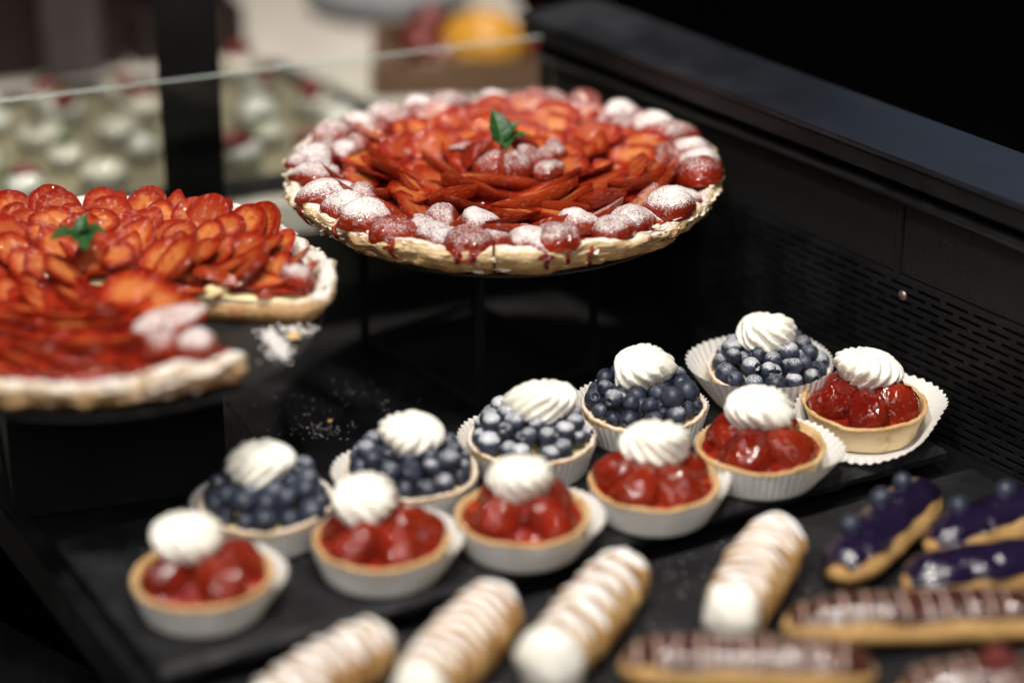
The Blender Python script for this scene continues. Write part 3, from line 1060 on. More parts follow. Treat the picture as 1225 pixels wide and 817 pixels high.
# ---- the whole tart on the right
def whole_tart():
    T = thing('strawberry_tart', 'whole round strawberry tart with sugar-dusted rim and mint sprig in the middle', 'tart', TB)
    cut = R_(-92.2)
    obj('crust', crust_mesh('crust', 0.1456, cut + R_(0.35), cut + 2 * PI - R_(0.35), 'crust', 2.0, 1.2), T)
    o = obj('crust_flakes', flake_mesh('crust_flakes', 0.1456, 0, 2 * PI, 'crust', 420, 3), T); o['kind'] = 'stuff'
    obj('jelly', filling_mesh('jelly', 0.131, 0, 2 * PI, 'jelly', 4.0, 0.0138, 0.0195, 0.001), T)
    # two runs of halved berries dome up along the rim
    n = 30
    for i in range(n):
        a = 2 * PI * (i + 0.35 * rnd.uniform(-1, 1)) / n
        r = 0.1275 + rnd.uniform(-0.003, 0.0035)
        ax = a + rnd.choice([0, 0.5, -0.6, PI / 2, PI / 2 + 0.3, PI / 2 - 0.3, PI])
        lean_ = rnd.uniform(0.0, 0.35)
        zax = pol(math.sin(lean_), a, math.cos(lean_))
        o = obj('strawberry', rnd.choice(HALF), T, mat=frame(pol(1, ax, rnd.uniform(-0.12, 0.12)), zax, pol(r, a, 0.0200 + rnd.uniform(-0.001, 0.002))) @ Matrix.Scale(rnd.uniform(0.92, 1.14), 4))
        dusty(o, rnd.uniform(0.66, 1.08), rnd.uniform(0, 0.4))
    n = 24
    for i in range(n):
        a = 2 * PI * (i + 0.5 + 0.3 * rnd.uniform(-1, 1)) / n
        r = 0.107 + rnd.uniform(-0.004, 0.004)
        if rnd.random() < 0.45:
            zax = pol(0.45, a, 0.9)
            o = obj('strawberry', rnd.choice(HALF), T, mat=frame(pol(1, a + rnd.uniform(0.5, 2.4), 0.1), zax, pol(r, a, 0.023)) @ Matrix.Scale(rnd.uniform(0.68, 0.85), 4))
            dusty(o, rnd.uniform(0.6, 1.05), rnd.uniform(0, 0.5))
        else:
            tau = R_(rnd.uniform(40, 66))
            nrm = pol(-math.cos(tau), a, math.sin(tau))
            o = obj('strawberry', rnd.choice(WEDGE), T, mat=frame(pol(rnd.choice([1, -1]), a + PI / 2 + rnd.uniform(-0.2, 0.2), rnd.uniform(-0.1, 0.25)), -nrm, pol(r, a, 0.0255)))
            dusty(o, rnd.uniform(0.35, 0.85), rnd.uniform(0.3, 0.9))
    # dusted odd pieces filling the rim
    for i in range(34):
        a = 2 * PI * (i + rnd.uniform(-0.3, 0.3)) / 34
        x = pol(1, a + rnd.uniform(-1.5, 1.5), rnd.uniform(-0.25, 0.25))
        o = obj('strawberry', rnd.choice(WEDGE + HALF), T, mat=frame(x, pol(rnd.uniform(0.1, 0.7), a, 0.9), pol(rnd.uniform(0.113, 0.130), a, 0.0195 + rnd.uniform(0, 0.004))) @ Matrix.Scale(rnd.uniform(0.6, 0.85), 4))
        dusty(o, rnd.uniform(0.6, 1.05), rnd.uniform(0, 0.5))
    # rose of wedges, cut faces towards the middle
    for (r0, n, z0) in ((0.096, 18, 0.0260), (0.083, 15, 0.0256), (0.069, 13, 0.0252), (0.055, 11, 0.0248), (0.042, 8, 0.0246), (0.029, 6, 0.0244)):
        ph = rnd.random()
        for i in range(n):
            a = 2 * PI * (i + ph + 0.28 * rnd.uniform(-1, 1)) / n
            r = r0 + rnd.uniform(-0.005, 0.005)
            tau = R_(rnd.uniform(44, 80))
            nrm = pol(-math.cos(tau), a + rnd.uniform(-0.35, 0.35), math.sin(tau))
            x = pol(rnd.choice([1, 1, -1]), a + PI / 2 + rnd.uniform(-0.8, 0.8), rnd.uniform(-0.12, 0.22))
            o = obj('strawberry', rnd.choice(WEDGE + WEDGE + SLICE), T, mat=frame(x, -nrm, pol(r, a, z0 + rnd.uniform(-0.002, 0.003))) @ Matrix.Scale(rnd.uniform(0.92, 1.32), 4))
            dusty(o, rnd.uniform(0.0, 0.3), rnd.choice([rnd.uniform(0.0, 0.35), rnd.uniform(0.35, 0.7), rnd.uniform(0.7, 1.0)]))
    # dusted pieces set tips up around the mint
    for a, d in ((R_(-115), 0.75), (R_(-62), 0.8), (R_(-8), 0.8), (R_(40), 0.5), (R_(160), 0.45)):
        x = pol(-0.6, a, 0.8)
        o = obj('strawberry', rnd.choice(HALF), T, mat=frame(x, pol(0.8, a, 0.6), pol(0.017, a, 0.028)) @ Matrix.Scale(0.80, 4))
        dusty(o, d, 0.2)
    for a, r in ((R_(12), 0.030), (R_(-35), 0.036), (R_(28), 0.040), (R_(150), 0.032)):
        o = obj('strawberry', rnd.choice(WEDGE), T, mat=frame(pol(1, a + 1.2, 0.2), pol(0.4, a, 0.9), pol(r, a, 0.029)) @ Matrix.Scale(0.62, 4))
        dusty(o, 0.8, 0.2)
    # runs of jelly on the crust
    for a, l in ((R_(-79), 0.016), (R_(-84), 0.010), (R_(-68), 0.017), (R_(-101), 0.010), (R_(-118), 0.013), (R_(-136), 0.011), (R_(-152), 0.015), (R_(-97), 0.008), (R_(-74), 0.012)):
        tan = pol(1, a + PI / 2, 0)
        pts = []
        for q in range(7):
            f = q / 6
            z = 0.0225 - l * f
            rr = 0.1462 - 0.0125 * max(0, (0.0175 - z) / 0.0165) ** 1.2 - (0.0035 if q == 0 else 0)
            pts.append((pol(rr, a + 0.006 * math.sin(q * 1.3 + a * 9), z), pol(1, a, 0.2), tan, 0.75 + 0.5 * math.sin(f * PI) + (0.25 if q == 5 else 0) - (0.55 if q == 6 else 0)))
        obj('jelly_drip', drip_mesh('jelly_drip', pts, 0.0014), T)
    sp = obj('mint_sprig', rod_mesh('mint_sprig', 0.0009, 0.012), T, (-0.001, 0.004, 0.029))
    for (me, az, el, s) in ((LEAF[0], R_(118), 62, 1.0), (LEAF[0], R_(-80), 18, 0.85), (LEAF[1], R_(35), 48, 0.95), (LEAF[1], R_(-8), 26, 0.95)):
        x = pol(math.cos(R_(el)), az, math.sin(R_(el)))
        z = pol(-math.sin(R_(el)), az, math.cos(R_(el)))
        obj('leaf', me, sp, mat=frame(x, z, Vector((0, 0, 0.008))) @ Matrix.Scale(s, 4))
    return T

def rod_mesh(name, r, L, n=8, mat='mint'):
    V = []
    for z in (0, L):
        for j in range(n):
            V.append((r * math.cos(2 * PI * j / n), r * math.sin(2 * PI * j / n), z))
    return mesh(name, V, grid_faces(2, n) + [tuple(reversed(range(n))), tuple(range(n, 2 * n))], mat, core=[0.0] * (2 * n))
whole_tart()

# ---- the cut tart on the left
def cut_tart():
    wedge = (R_(-45), R_(-5))
    T = thing('strawberry_tart', 'strawberry tart with one slice missing, standing at the left edge', 'tart', TL)
    a0, a1 = wedge[1], wedge[0] + 2 * PI
    R0 = 0.1385
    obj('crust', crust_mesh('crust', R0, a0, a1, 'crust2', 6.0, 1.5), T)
    o = obj('crust_flakes', flake_mesh('crust_flakes', R0, a0 + 0.03, a1 - 0.03, 'crust2', 360, 4), T); o['kind'] = 'stuff'
    obj('custard', filling_mesh('custard', 0.124, a0, a1, 'custard', 4.0, 0.0136, 0.0165, 0.002), T)
    obj('jelly', filling_mesh('jelly', 0.123, a0 + 0.02, a1 - 0.02, 'jelly', 7.0, 0.0168, 0.0205, 0.004), T)
    k = 0.0
    # back and sides: slices standing up like petals
    for (r0, n, z0, sc_) in ((0.115, 26, 0.0225, 0.84), (0.103, 25, 0.0240, 0.86), (0.090, 22, 0.0248, 0.90), (0.077, 19, 0.0252, 0.90), (0.064, 15, 0.0262, 0.92), (0.050, 12, 0.0265, 0.9), (0.037, 9, 0.0268, 0.87), (0.022, 6, 0.027, 0.85)):
        ph = rnd.random()
        for i in range(n):
            a = 2 * PI * (i + ph + 0.25 * rnd.uniform(-1, 1)) / n
            a = (a + PI) % (2 * PI) - PI
            if in_wedge(a, wedge, 0.013 / r0):
                continue
            r = r0 + rnd.uniform(-0.004, 0.004)
            front = a < R_(-47)
            if r0 > 0.12 and front:
                # dusted halves along the near rim
                o = obj('strawberry', rnd.choice(HALF), T, mat=frame(pol(1, a + rnd.uniform(-0.6, 2.2), 0.1), pol(0.35, a, 0.95), pol(r + 0.002, a, 0.022)) @ Matrix.Scale(rnd.uniform(0.85, 1.05), 4))
                dusty(o, rnd.uniform(0.5, 1.0), rnd.uniform(0.1, 0.6))
                continue
            if front:
                tau = R_(rnd.uniform(54, 80))
                nrm = pol(-math.cos(tau), a + rnd.uniform(-0.3, 0.3), math.sin(tau))
                x = pol(rnd.choice([1, -1]), a + PI / 2 + rnd.uniform(-0.4, 0.4), rnd.uniform(-0.1, 0.25))
                o = obj('strawberry', rnd.choice(WEDGE), T, mat=frame(x, -nrm, pol(r, a, z0 - 0.002)) @ Matrix.Scale(sc_ * 0.95, 4))
                dusty(o, rnd.uniform(0, 0.3), rnd.uniform(0.1, 0.8))
                continue
            tau = R_(rnd.uniform(28, 52) if (r0 > 0.1 and a > R_(30)) else rnd.uniform(50, 78))
            nrm = pol(-math.cos(tau), a + rnd.uniform(-0.5, 0.5), math.sin(tau))
            up_ = pol(math.sin(tau), a + rnd.uniform(-0.5, 0.5), math.cos(tau))
            if rnd.random() < (0.55 if r0 > 0.07 and a > R_(40) else 0.12):
                o = obj('strawberry', rnd.choice(ROUND), T, mat=frame(pol(1, a + PI / 2, 0), nrm, pol(r, a, z0 + 0.0045)) @ Matrix.Scale(sc_ * rnd.uniform(0.75, 1.1), 4))
            else:
                sd = rnd.uniform(-0.6, 0.6)
                x = up_ + pol(sd, a + PI / 2, 0)
                o = obj('strawberry', rnd.choice(SLICE), T, mat=frame(x, -nrm, pol(r, a, z0 + 0.003)) @ Matrix.Scale(sc_ * rnd.uniform(0.78, 1.15), 4))
            dusty(o, rnd.uniform(0.1, 0.35) if r0 < 0.12 else rnd.uniform(0.3, 0.75), rnd.choice([rnd.uniform(0.1, 0.5), rnd.uniform(0.5, 0.9)]))
    # sugared bits by the cut
    for (a, r, z, d, sc_, ax) in ((R_(-55), 0.090, 0.031, 0.9, 1.0, R_(20)), (R_(-53), 0.116, 0.0245, 0.95, 0.8, R_(60)), (R_(-62), 0.104, 0.026, 0.8, 0.8, R_(100)),
                            (R_(3), 0.117, 0.0225, 0.9, 0.75, R_(70)), (R_(5), 0.107, 0.025, 0.4, 0.7, R_(10)), (R_(1), 0.096, 0.0245, 0.1, 0.75, R_(-20)),
                            (R_(1.5), 0.084, 0.0215, 0.15, 0.75, R_(15)), (R_(3), 0.072, 0.0235, 0.1, 0.8, R_(-10)), (R_(2), 0.058, 0.0215, 0.05, 0.8, R_(30)), (R_(5), 0.045, 0.0225, 0.0, 0.8, R_(5)),
                            (R_(-50), 0.062, 0.0330, 0.1, 1.0, R_(-40)), (R_(-52), 0.040, 0.0330, 0.05, 1.0, R_(-20)), (R_(-49), 0.078, 0.0330, 0.3, 1.0, R_(-35)),
                            (R_(-1), 0.103, 0.0190, 0.25, 0.6, R_(25)), (R_(-1), 0.064, 0.0185, 0.0, 0.5, R_(160))):
        big_ = a > R_(-20) and r < 0.112
        me = WEDGE[int(r * 1000) % 4] if big_ or (a < R_(-54) and r < 0.1) else HALF[int(r * 1000) % 4]
        if R_(-53) < a < R_(-48) and r < 0.08:
            big_ = True
            me = WEDGE[int(r * 1000) % 4]
        za = Vector((0.15, rnd.uniform(0.0, 0.5), rnd.choice([-0.9, -0.8, 0.9]) if a > R_(-20) else -0.85)) if big_ else Vector((0.1, -0.25, 0.95))
        o = obj('strawberry', me, T, mat=frame(pol(1, ax, rnd.uniform(-0.15, 0.3)), za, pol(r, a, z)) @ Matrix.Scale(sc_ * (1.12 if big_ else 1.0), 4))
        dusty(o, d, 0.75 if big_ else 0.3)
    # lumps of custard pressed out at the cut face
    for (x, y, s) in ((0.070, -0.0050, 0.95), (0.052, -0.0035, 0.45)):
        V = []
        n, m = 14, 9
        for i in range(m):
            th_ = PI * (i + 0.02) / (m - 0.96)
            for j in range(n):
                q = Vector((math.sin(th_) * math.cos(2 * PI * j / n), math.sin(th_) * math.sin(2 * PI * j / n), math.cos(th_)))
                q *= 1 + 0.7 * noise.noise(q * 1.6 + Vector((x * 90, 0, 0)))
                V.append((q.x * 0.009 * s, q.y * 0.004 * s, q.z * 0.0052 * s))
        obj('custard', mesh('custard_lump', V, [tuple(reversed(f)) for f in grid_faces(m, n)], 'custard'), T, (x, y, 0.0185))
    sp = obj('mint_sprig', rod_mesh('mint_sprig', 0.0009, 0.014), T, (-0.012, 0.018, 0.036))
    for (me, az, el, s) in ((LEAF[0], R_(-75), 8, 1.05), (LEAF[0], R_(-25), 22, 0.75), (LEAF[1], R_(-140), 12, 1.0), (LEAF[2], R_(75), 55, 0.8)):
        x = pol(math.cos(R_(el)), az, math.sin(R_(el)))
        z = pol(-math.sin(R_(el)), az, math.cos(R_(el)))
        obj('leaf', me, sp, mat=frame(x, z, Vector((0, 0, 0.010))) @ Matrix.Scale(s, 4))
    return T
cut_tart()

# ================================================================== TARTLETS
def tartlet(kind, loc, label, seed, rose, rose_rot, rose_off, paper, dust_lo=0.3, dust_hi=0.8):
    rd = random.Random(seed)
    nm = 'strawberry_tartlet' if kind == 'red' else 'blueberry_tartlet'
    T = thing(nm, label, 'tartlet', (loc[0], loc[1], 0.0003), 0,
              'strawberry tartlets in the front row' if kind == 'red' else 'blueberry tartlets in the back row')
    k_ = 0.98 if loc[0] < 0.1 and kind == 'red' else 1.0
    T.scale = (k_, k_, k_)
    obj('paper_cup', paper_mesh('paper_cup', seed * 1.3, **paper), T)
    obj('pastry_shell', shell_mesh('pastry_shell', seed * 2.1, 'shell' if kind == 'red' else 'shell_sugar'), T)
    if kind == 'red':
        obj('jelly', fill_mesh('jelly', 'jelly', seed), T)
        n = rd.choice([4, 5, 5])
        ph = rd.random() * 6.28
        for i in range(n):
            a = ph + 2 * PI * (i + rd.uniform(-0.12, 0.12)) / n
            el = R_(rd.uniform(30, 42))
            x = pol(-math.cos(el), a + rd.uniform(-0.2, 0.2), math.sin(el))
            z = pol(math.sin(el), a, math.cos(el))
            o = obj('strawberry', rd.choice(PLUMP), T, mat=frame(x, z, pol(0.0175, a, 0.0210)) @ Matrix.Scale(rd.uniform(1.0, 1.16), 4))
            dusty(o, 0.0, rd.uniform(0, 0.25))
        o = obj('strawberry', PLUMP[0], T, mat=frame(pol(1, ph, 0), Vector((0, 0, 1)), (0, 0, 0.0210)) @ Matrix.Scale(0.9, 4)); dusty(o, 0, 0.1)
        zc = 0.0312
    else:
        obj('filling', fill_mesh('filling', 'custard', seed, 0.003), T)
        for (r0, n, z) in ((0.0308, 15, 0.0240), (0.019, 9, 0.0270), (0.0255, 12, 0.0330), (0.0135, 6, 0.0340)):
            ph = rd.random() * 6.28
            for i in range(n):
                a = ph + 2 * PI * (i + rd.uniform(-0.2, 0.2)) / n
                me = rd.choice(BLUEB)
                m_ = Matrix.Translation(pol(r0 + rd.uniform(-0.0015, 0.0015), a, z + rd.uniform(-0.0015, 0.0015))) @ Euler((rd.uniform(-1.6, 1.6), rd.uniform(-1.6, 1.6), rd.uniform(0, 6))).to_matrix().to_4x4()
                o = obj('blueberry', me, T, mat=m_ @ Matrix.Scale(rd.uniform(0.84, 1.16), 4))
                dusty(o, rd.uniform(dust_lo, dust_hi) + 0.16, rd.random())
        zc = 0.0330
    o = obj('cream', ROSE[rose], T, mat=Matrix.Translation((rose_off[0], rose_off[1], zc)) @ Euler((rd.uniform(-0.12, 0.12), rd.uniform(-0.12, 0.12), rose_rot)).to_matrix().to_4x4())
    return T

PF = lambda d, f=1.0, flat_dir=None, flat=0.0, hgt=0.0200: dict(flare_dir=R_(d), flare=f, flat_dir=None if flat_dir is None else R_(flat_dir), flat=flat, hgt=hgt)
tartlet('red', (-0.1695, 1.1462), 'strawberry tartlet in front at the left end of the row, most out of focus', 3, 3, 0.4, (-0.006, 0.004), PF(20, 0.7))
tartlet('red', (-0.0737, 1.1875), 'second strawberry tartlet from the left in the front row', 5, 0, 1.2, (-0.008, 0.006), PF(10, 0.7))
tartlet('red', (0.0061, 1.2148), 'third strawberry tartlet from the left in the front row', 8, 3, 2.2, (0.0, 0.006), PF(0, 0.8))
tartlet('red', (0.0838, 1.2551), 'fourth strawberry tartlet from the left, with two big glazed berries in front', 13, 2, 3.3, (0.002, 0.008), PF(15, 0.6))
tartlet('red', (0.1504, 1.2996), 'fifth strawberry tartlet from the left, with paper cup flaring open at right', 21, 2, 0.2, (-0.003, 0.006), PF(0, 0.95))
tartlet('red', (0.2210, 1.3571), 'strawberry tartlet at the far right with paper cup folded down in front', 34, 4, 0.3, (0.002, 0.004), PF(25, 1.2, -105, 1.0, 0.0215))
tartlet('blue', (-0.1422, 1.2289), 'blueberry tartlet at the left end of the back row', 4, 1, 2.6, (-0.004, 0.003), PF(180, 0.4), 0.15, 0.6)
tartlet('blue', (-0.0596, 1.2673), 'second blueberry tartlet from the left, behind the white paper edge', 6, 1, 0.6, (0.0, 0.003), PF(170, 0.7), 0.3, 0.75)
tartlet('blue', (0.0121, 1.3106), 'middle blueberry tartlet of the back row, heavily dusted berries', 9, 4, 3.0, (0.004, 0.003), PF(170, 0.6), 0.6, 1.0)
tartlet('blue', (0.0828, 1.3540), 'fourth blueberry tartlet from the left with lopsided cream swirl', 14, 2, 0.9, (-0.002, 0.004), PF(160, 0.6), 0.15, 0.75)
tartlet('blue', (0.1655, 1.4055), 'blueberry tartlet farthest back at right with sharply piped cream and open paper cup', 22, 0, 2.4, (0.0, 0.004), PF(195, 0.85, None, 0, 0.0275), 0.45, 0.95)

# ================================================================== CREAM HORNS
def horn_mesh(name, L, R0, turns, seed):
    n, m = 40, 130
    V, core = [], []
    for i in range(m):
        s = i / (m - 1)
        env = 0.90 + 0.12 * math.sin(PI * s)
        for j in range(n):
            a = 2 * PI * j / n
            ph = s * turns + a / (2 * PI) + 0.42 * noise.noise(Vector((s * 5, math.cos(a) * 1.3, seed)))
            f = ph % 1.0
            rib = (1 - abs(2 * f - 1) ** 1.5)
            r = R0 * env * (0.84 + 0.20 * rib) * (1 + 0.09 * noise.noise(Vector((s * 9 + seed, math.cos(a) * 1.5, math.sin(a) * 1.5))) + 0.03 * noise.noise(Vector((s * 40, math.cos(a) * 5 + seed, math.sin(a) * 5))))
            V.append(((s - 0.5) * L, r * math.cos(a), r * math.sin(a)))
            core.append(rib)
    F = [tuple(reversed(f)) for f in grid_faces(m, n)]
    # turned-in ends
    for base, x, sgn in ((0, -0.5 * L, 1), ((m - 1) * n, 0.5 * L, -1)):
        off = len(V)
        for j in range(n):
            p = V[base + j]
            V.append((x + sgn * 0.006, p[1] * 0.80, p[2] * 0.80)); core.append(0.2)
        for j in range(n):
            q = (base + j, base + (j + 1) % n, off + (j + 1) % n, off + j)
            F.append(q if sgn > 0 else tuple(reversed(q)))
    return mesh(name, V, F, 'horn', core=core)

def blob_mesh(name, sx, sy, sz, seed, amp=0.18, mat='cream', n=26, m=16, fr=1.7):
    V = []
    for i in range(m):
        th_ = PI * (i + 0.02) / (m - 0.96)
        for j in range(n):
            q = Vector((math.sin(th_) * math.cos(2 * PI * j / n), math.sin(th_) * math.sin(2 * PI * j / n), math.cos(th_)))
            q *= 1 + amp * noise.noise(q * fr + Vector((seed * 7.1, seed, 0)))
            V.append((q.x * sx, q.y * sy, q.z * sz))
    return mesh(name, V, [tuple(reversed(f)) for f in grid_faces(m, n)], mat)

SZ = -0.0100
def cream_horn(a, b, label, seed, R0=0.0185, end=1.0):
    a, b = Vector(a), Vector(b)
    d = b - a
    c = (a + b) / 2
    L = d.length + 0.006
    T = thing('cream_horn', label, 'cream horn', (c.x, c.y, SZ), math.atan2(d.y, d.x), 'sugared cream horns on the front slate')
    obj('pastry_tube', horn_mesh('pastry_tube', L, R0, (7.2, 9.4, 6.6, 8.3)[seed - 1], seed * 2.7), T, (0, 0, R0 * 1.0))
    obj('cream', blob_mesh('cream_near', 0.013 * end, 0.0148 * end, 0.0148 * end, seed), T, (-L / 2 - 0.001, 0, R0 * 1.02))
    obj('cream', blob_mesh('cream_far', 0.010, 0.0142, 0.0142, seed + 3), T, (L / 2 - 0.001, 0, R0 * 1.02))
    return T
cream_horn((-0.120, 1.035), (-0.076, 1.092), 'cream horn at the left end, only lightly sugared, cut off by the frame', 1, 0.018)
cream_horn((-0.045, 1.055), (-0.010, 1.128), 'second cream horn from the left with white sugared ribs', 2, 0.019)
cream_horn((0.022, 1.082), (0.062, 1.166), 'third cream horn with a thick ball of cream at its near end', 3, 0.0185, 1.28)
cream_horn((0.121, 1.130), (0.151, 1.204), 'cream horn standing apart beside the violet eclairs', 4, 0.0190, 1.1)

# ================================================================== ECLAIRS
def eclair_body(name, L, W, H, seed, mat='choux'):
    n, m = 30, 60
    V = []
    for i in range(m):
        s = i / (m - 1)
        u = 2 * s - 1
        e = max(0.0, 1 - abs(u) ** 4.5) ** 0.5
        e = max(e, 0.02)
        for j in range(n):
            a = 2 * PI * j / n
            cy, cz = math.cos(a), math.sin(a)
            fl = 0.75 if cz < 0 else 1.0
            q = 1 + 0.10 * noise.noise(Vector((s * 7 + seed, cy * 1.3, cz * 1.3)))
            pinch = 1 - 0.05 * math.exp(-((cz - 0.1) / 0.12) ** 2)
            V.append((u * L / 2, W * e * cy * q * pinch, H * e * cz * fl * q))
    F = [tuple(reversed(f)) for f in grid_faces(m, n)]
    return mesh(name, V, F, mat)

def eclair_glaze(name, L, W, H, seed, mat, low=0.42):
    """icing cap over the upper half, uneven lower edge"""
    n, m = 21, 60
    V = []
    for lay in (0, 1):
        for i in range(m):
            s = i / (m - 1)
            u = (2 * s - 1) * 0.955
            e = max(0.02, max(0.0, 1 - abs(u) ** 4.5) ** 0.5)
            for j in range(n):
                c = 2 * j / (n - 1) - 1
                lo = low + 0.20 * noise.noise(Vector((s * 6 + seed, 3.0 * (1 if c > 0 else -1), 0)))
                a = PI / 2 - c * (PI / 2 - lo)
                cy, cz = math.cos(a), math.sin(a)
                q = 1 + 0.10 * noise.noise(Vector((s * 7 + seed, cy * 1.3, cz * 1.3)))
                th_ = (0.0022 * (1 - abs(c) ** 5) + 0.0006) if lay == 0 else -0.001
                V.append((u * L / 2, (W * q + th_) * e * cy, (H * q + th_) * e * cz))
    k = m * n
    F = grid_faces(m, n, wrap=False) + [tuple(reversed(f)) for f in grid_faces(m, n, wrap=False, off=k)]
    F = [tuple(reversed(f)) for f in F]
    for i in range(m - 1):
        F.append((i * n, (i + 1) * n, (i + 1) * n + k, i * n + k))
        F.append((i * n + n - 1, i * n + n - 1 + k, (i + 1) * n + n - 1 + k, (i + 1) * n + n - 1))
    for j in range(n - 1):
        F.append((j, j + k, j + 1 + k, j + 1))
        b = (m - 1) * n
        F.append((b + j, b + j + 1, b + j + 1 + k, b + j + k))
    return mesh(name, V, F, mat)

def raspberry_mesh(name, seed):
    V, F = [], []
    rr = random.Random(seed)
    for row, (zz, rad, cnt) in enumerate(((0.002, 0.0062, 10), (0.0055, 0.0065, 10), (0.009, 0.0055, 9), (0.0118, 0.0036, 6), (0.0134, 0.0004, 1))):
        for i in range(cnt):
            a = 2 * PI * (i + 0.5 * (row % 2)) / cnt
            c = Vector((rad * math.cos(a), rad * math.sin(a), zz))
            off = len(V)
            n, m = 8, 6
            for p in range(m):
                th_ = PI * (p + 0.03) / (m - 0.94)
                for j in range(n):
                    q = Vector((math.sin(th_) * math.cos(2 * PI * j / n), math.sin(th_) * math.sin(2 * PI * j / n), math.cos(th_)))
                    V.append(c + q * 0.0024)
            F += [tuple(reversed(f)) for f in grid_faces(m, n, off=off)]
    return mesh(name, V, F, 'redfruit')
RASP = raspberry_mesh('raspberry', 1)

def eclair(a, b, label, seed, glaze, W=0.0180, H=0.0150, berries=(), rasps=(), tilt=0.0, z=0.0):
    a, b = Vector(a), Vector(b)
    d = b - a
    c = (a + b) / 2
    L = d.length + 0.012
    T = thing('eclair', label, 'eclair', (c.x, c.y, SZ + 0.0113 + z), math.atan2(d.y, d.x),
              'violet iced eclairs' if glaze == 'purple' else 'chocolate iced eclairs')
    T.rotation_euler = (tilt, 0, math.atan2(d.y, d.x))
    obj('choux_body', eclair_body('choux_body', L, W, H, seed), T)
    obj('icing', eclair_glaze('icing', L, W, H, seed, glaze), T)
    if glaze == 'choc':
        rs_ = random.Random(seed)
        s = -0.86
        while s < 0.88:
            pts = []
            sl_ = rs_.uniform(-0.03, 0.03)
            for q in range(11):
                an = R_(22 + 136 * q / 10)
                ss = s + sl_ * (q - 5) / 5
                e = max(0.0, 1 - abs(ss) ** 4.5) ** 0.5
                qq = 1 + 0.10 * noise.noise(Vector(((ss + 1) / 2 * 7 + seed, math.cos(an) * 1.3, math.sin(an) * 1.3)))
                c_ = Vector((ss * L / 2, (W * qq + 0.0026) * e * math.cos(an), (H * qq + 0.0026) * e * math.sin(an)))
                pts.append((c_, Vector((0, math.cos(an), math.sin(an))), Vector((1, 0, 0)), 0.9 if 0 < q < 10 else 0.3))
            obj('icing_stripe', drip_mesh('icing_stripe', pts, rs_.uniform(0.0009, 0.0016), 'stripe'), T)
            s += rs_.uniform(0.10, 0.17)
    for i, (s, off) in enumerate(berries):
        e = max(0.0, 1 - abs(s) ** 4.5) ** 0.5
        o = obj('blueberry', BLUEB[i % 4], T, mat=Matrix.Translation((s * L / 2, off * 0.5, H * e * (1 - 0.5 * (off * 0.5 / W) ** 2) + 0.0036)) @ Euler((0.5 * i, 0.7, i)).to_matrix().to_4x4())
        dusty(o, 0.0, 0.7)
    for (s, off) in rasps:
        obj('raspberry', RASP, T, mat=Matrix.Translation((s * L / 2, off, H - 0.001)) @ Euler((0.3, 0.2, s * 5)).to_matrix().to_4x4())
    return T
# violet ones at the right
eclair((0.186, 1.180), (0.247, 1.270), 'violet iced eclair topped with blueberries, nearest the wall grille', 1, 'purple', 0.0185, 0.016, ((-0.5, 0.008), (0.12, 0.006), (0.55, 0.003)), tilt=-R_(14))
eclair((0.244, 1.209), (0.319, 1.256), 'violet iced eclair cut off by the right edge of the picture', 2, 'purple', 0.018, 0.0155, ((-0.45, 0.007), (0.25, 0.004)), tilt=-R_(14))
eclair((0.224, 1.168), (0.302, 1.190), 'violet iced eclair lying lowest, just behind the chocolate eclair', 3, 'purple', 0.0175, 0.0145)
# chocolate ones
eclair((0.152, 1.1240), (0.304, 1.132), 'long chocolate eclair running along the front right', 4, 'choc', 0.0170, 0.0150, tilt=-R_(12))
eclair((0.062, 1.084), (0.186, 1.078), 'chocolate eclair with sparkling icing at the bottom of the picture', 5, 'choc', 0.0180, 0.0155, tilt=-R_(10))
eclair((0.206, 1.058), (0.330, 1.066), 'chocolate eclair topped with red berries in the bottom right corner', 6, 'choc', 0.0175, 0.0150, ((0.05, 0.002), (0.75, 0.0)), ((-0.25, 0.0), (0.35, 0.002), (0.58, -0.001)))

# ================================================================== BEHIND THE GLASS
CZ = 0.0185
def bpt(s, d):
    p = G0 + gdir * s + gn * d
    return p
# dessert tray
tc = Vector((-0.036, 1.778))
vdir = Vector((-math.cos(VW), -math.sin(VW)))      # away along the wall direction
tray = thing('dessert_tray', 'dark rimmed tray full of small dessert cups behind the glass', 'tray', (tc.x, tc.y, CZ), 0)
TW, TD = 0.52, 0.275
cs = [tc, tc - gdir * TW, tc - gdir * TW + vdir * TD, tc + vdir * TD]
obj('tray_base', poly_slab('tray_base', [(p.x - tc.x, p.y - tc.y) for p in cs], 0.0002, 0.006, 'traypaper'), tray)
for i in range(4):
    a, b = cs[i] - tc, cs[(i + 1) % 4] - tc
    o = strip('tray_rim', (a.x, a.y), (b.x, b.y), 0.012, 0.0, 0.014, 'slate', tray)
cupm = lathe('cup', [(0.0005, 0.0), (0.018, 0.0), (0.020, 0.002), (0.0235, 0.012), (0.0262, 0.022), (0.0255, 0.0228), (0.0245, 0.022), (0.0235, 0.019)], 40, 'cupglass')
creamm = blob_mesh('cup_filling', 0.0238, 0.0238, 0.012, 3, 0.15, 'cupcream')
creamw = blob_mesh('cup_highlight_cream', 0.0215, 0.0215, 0.019, 8, 0.25, 'cupwhite')
berm = blob_mesh('berry', 0.0195, 0.0135, 0.0095, 5, 0.25, 'redfruit')
rc = random.Random(5)
first = None
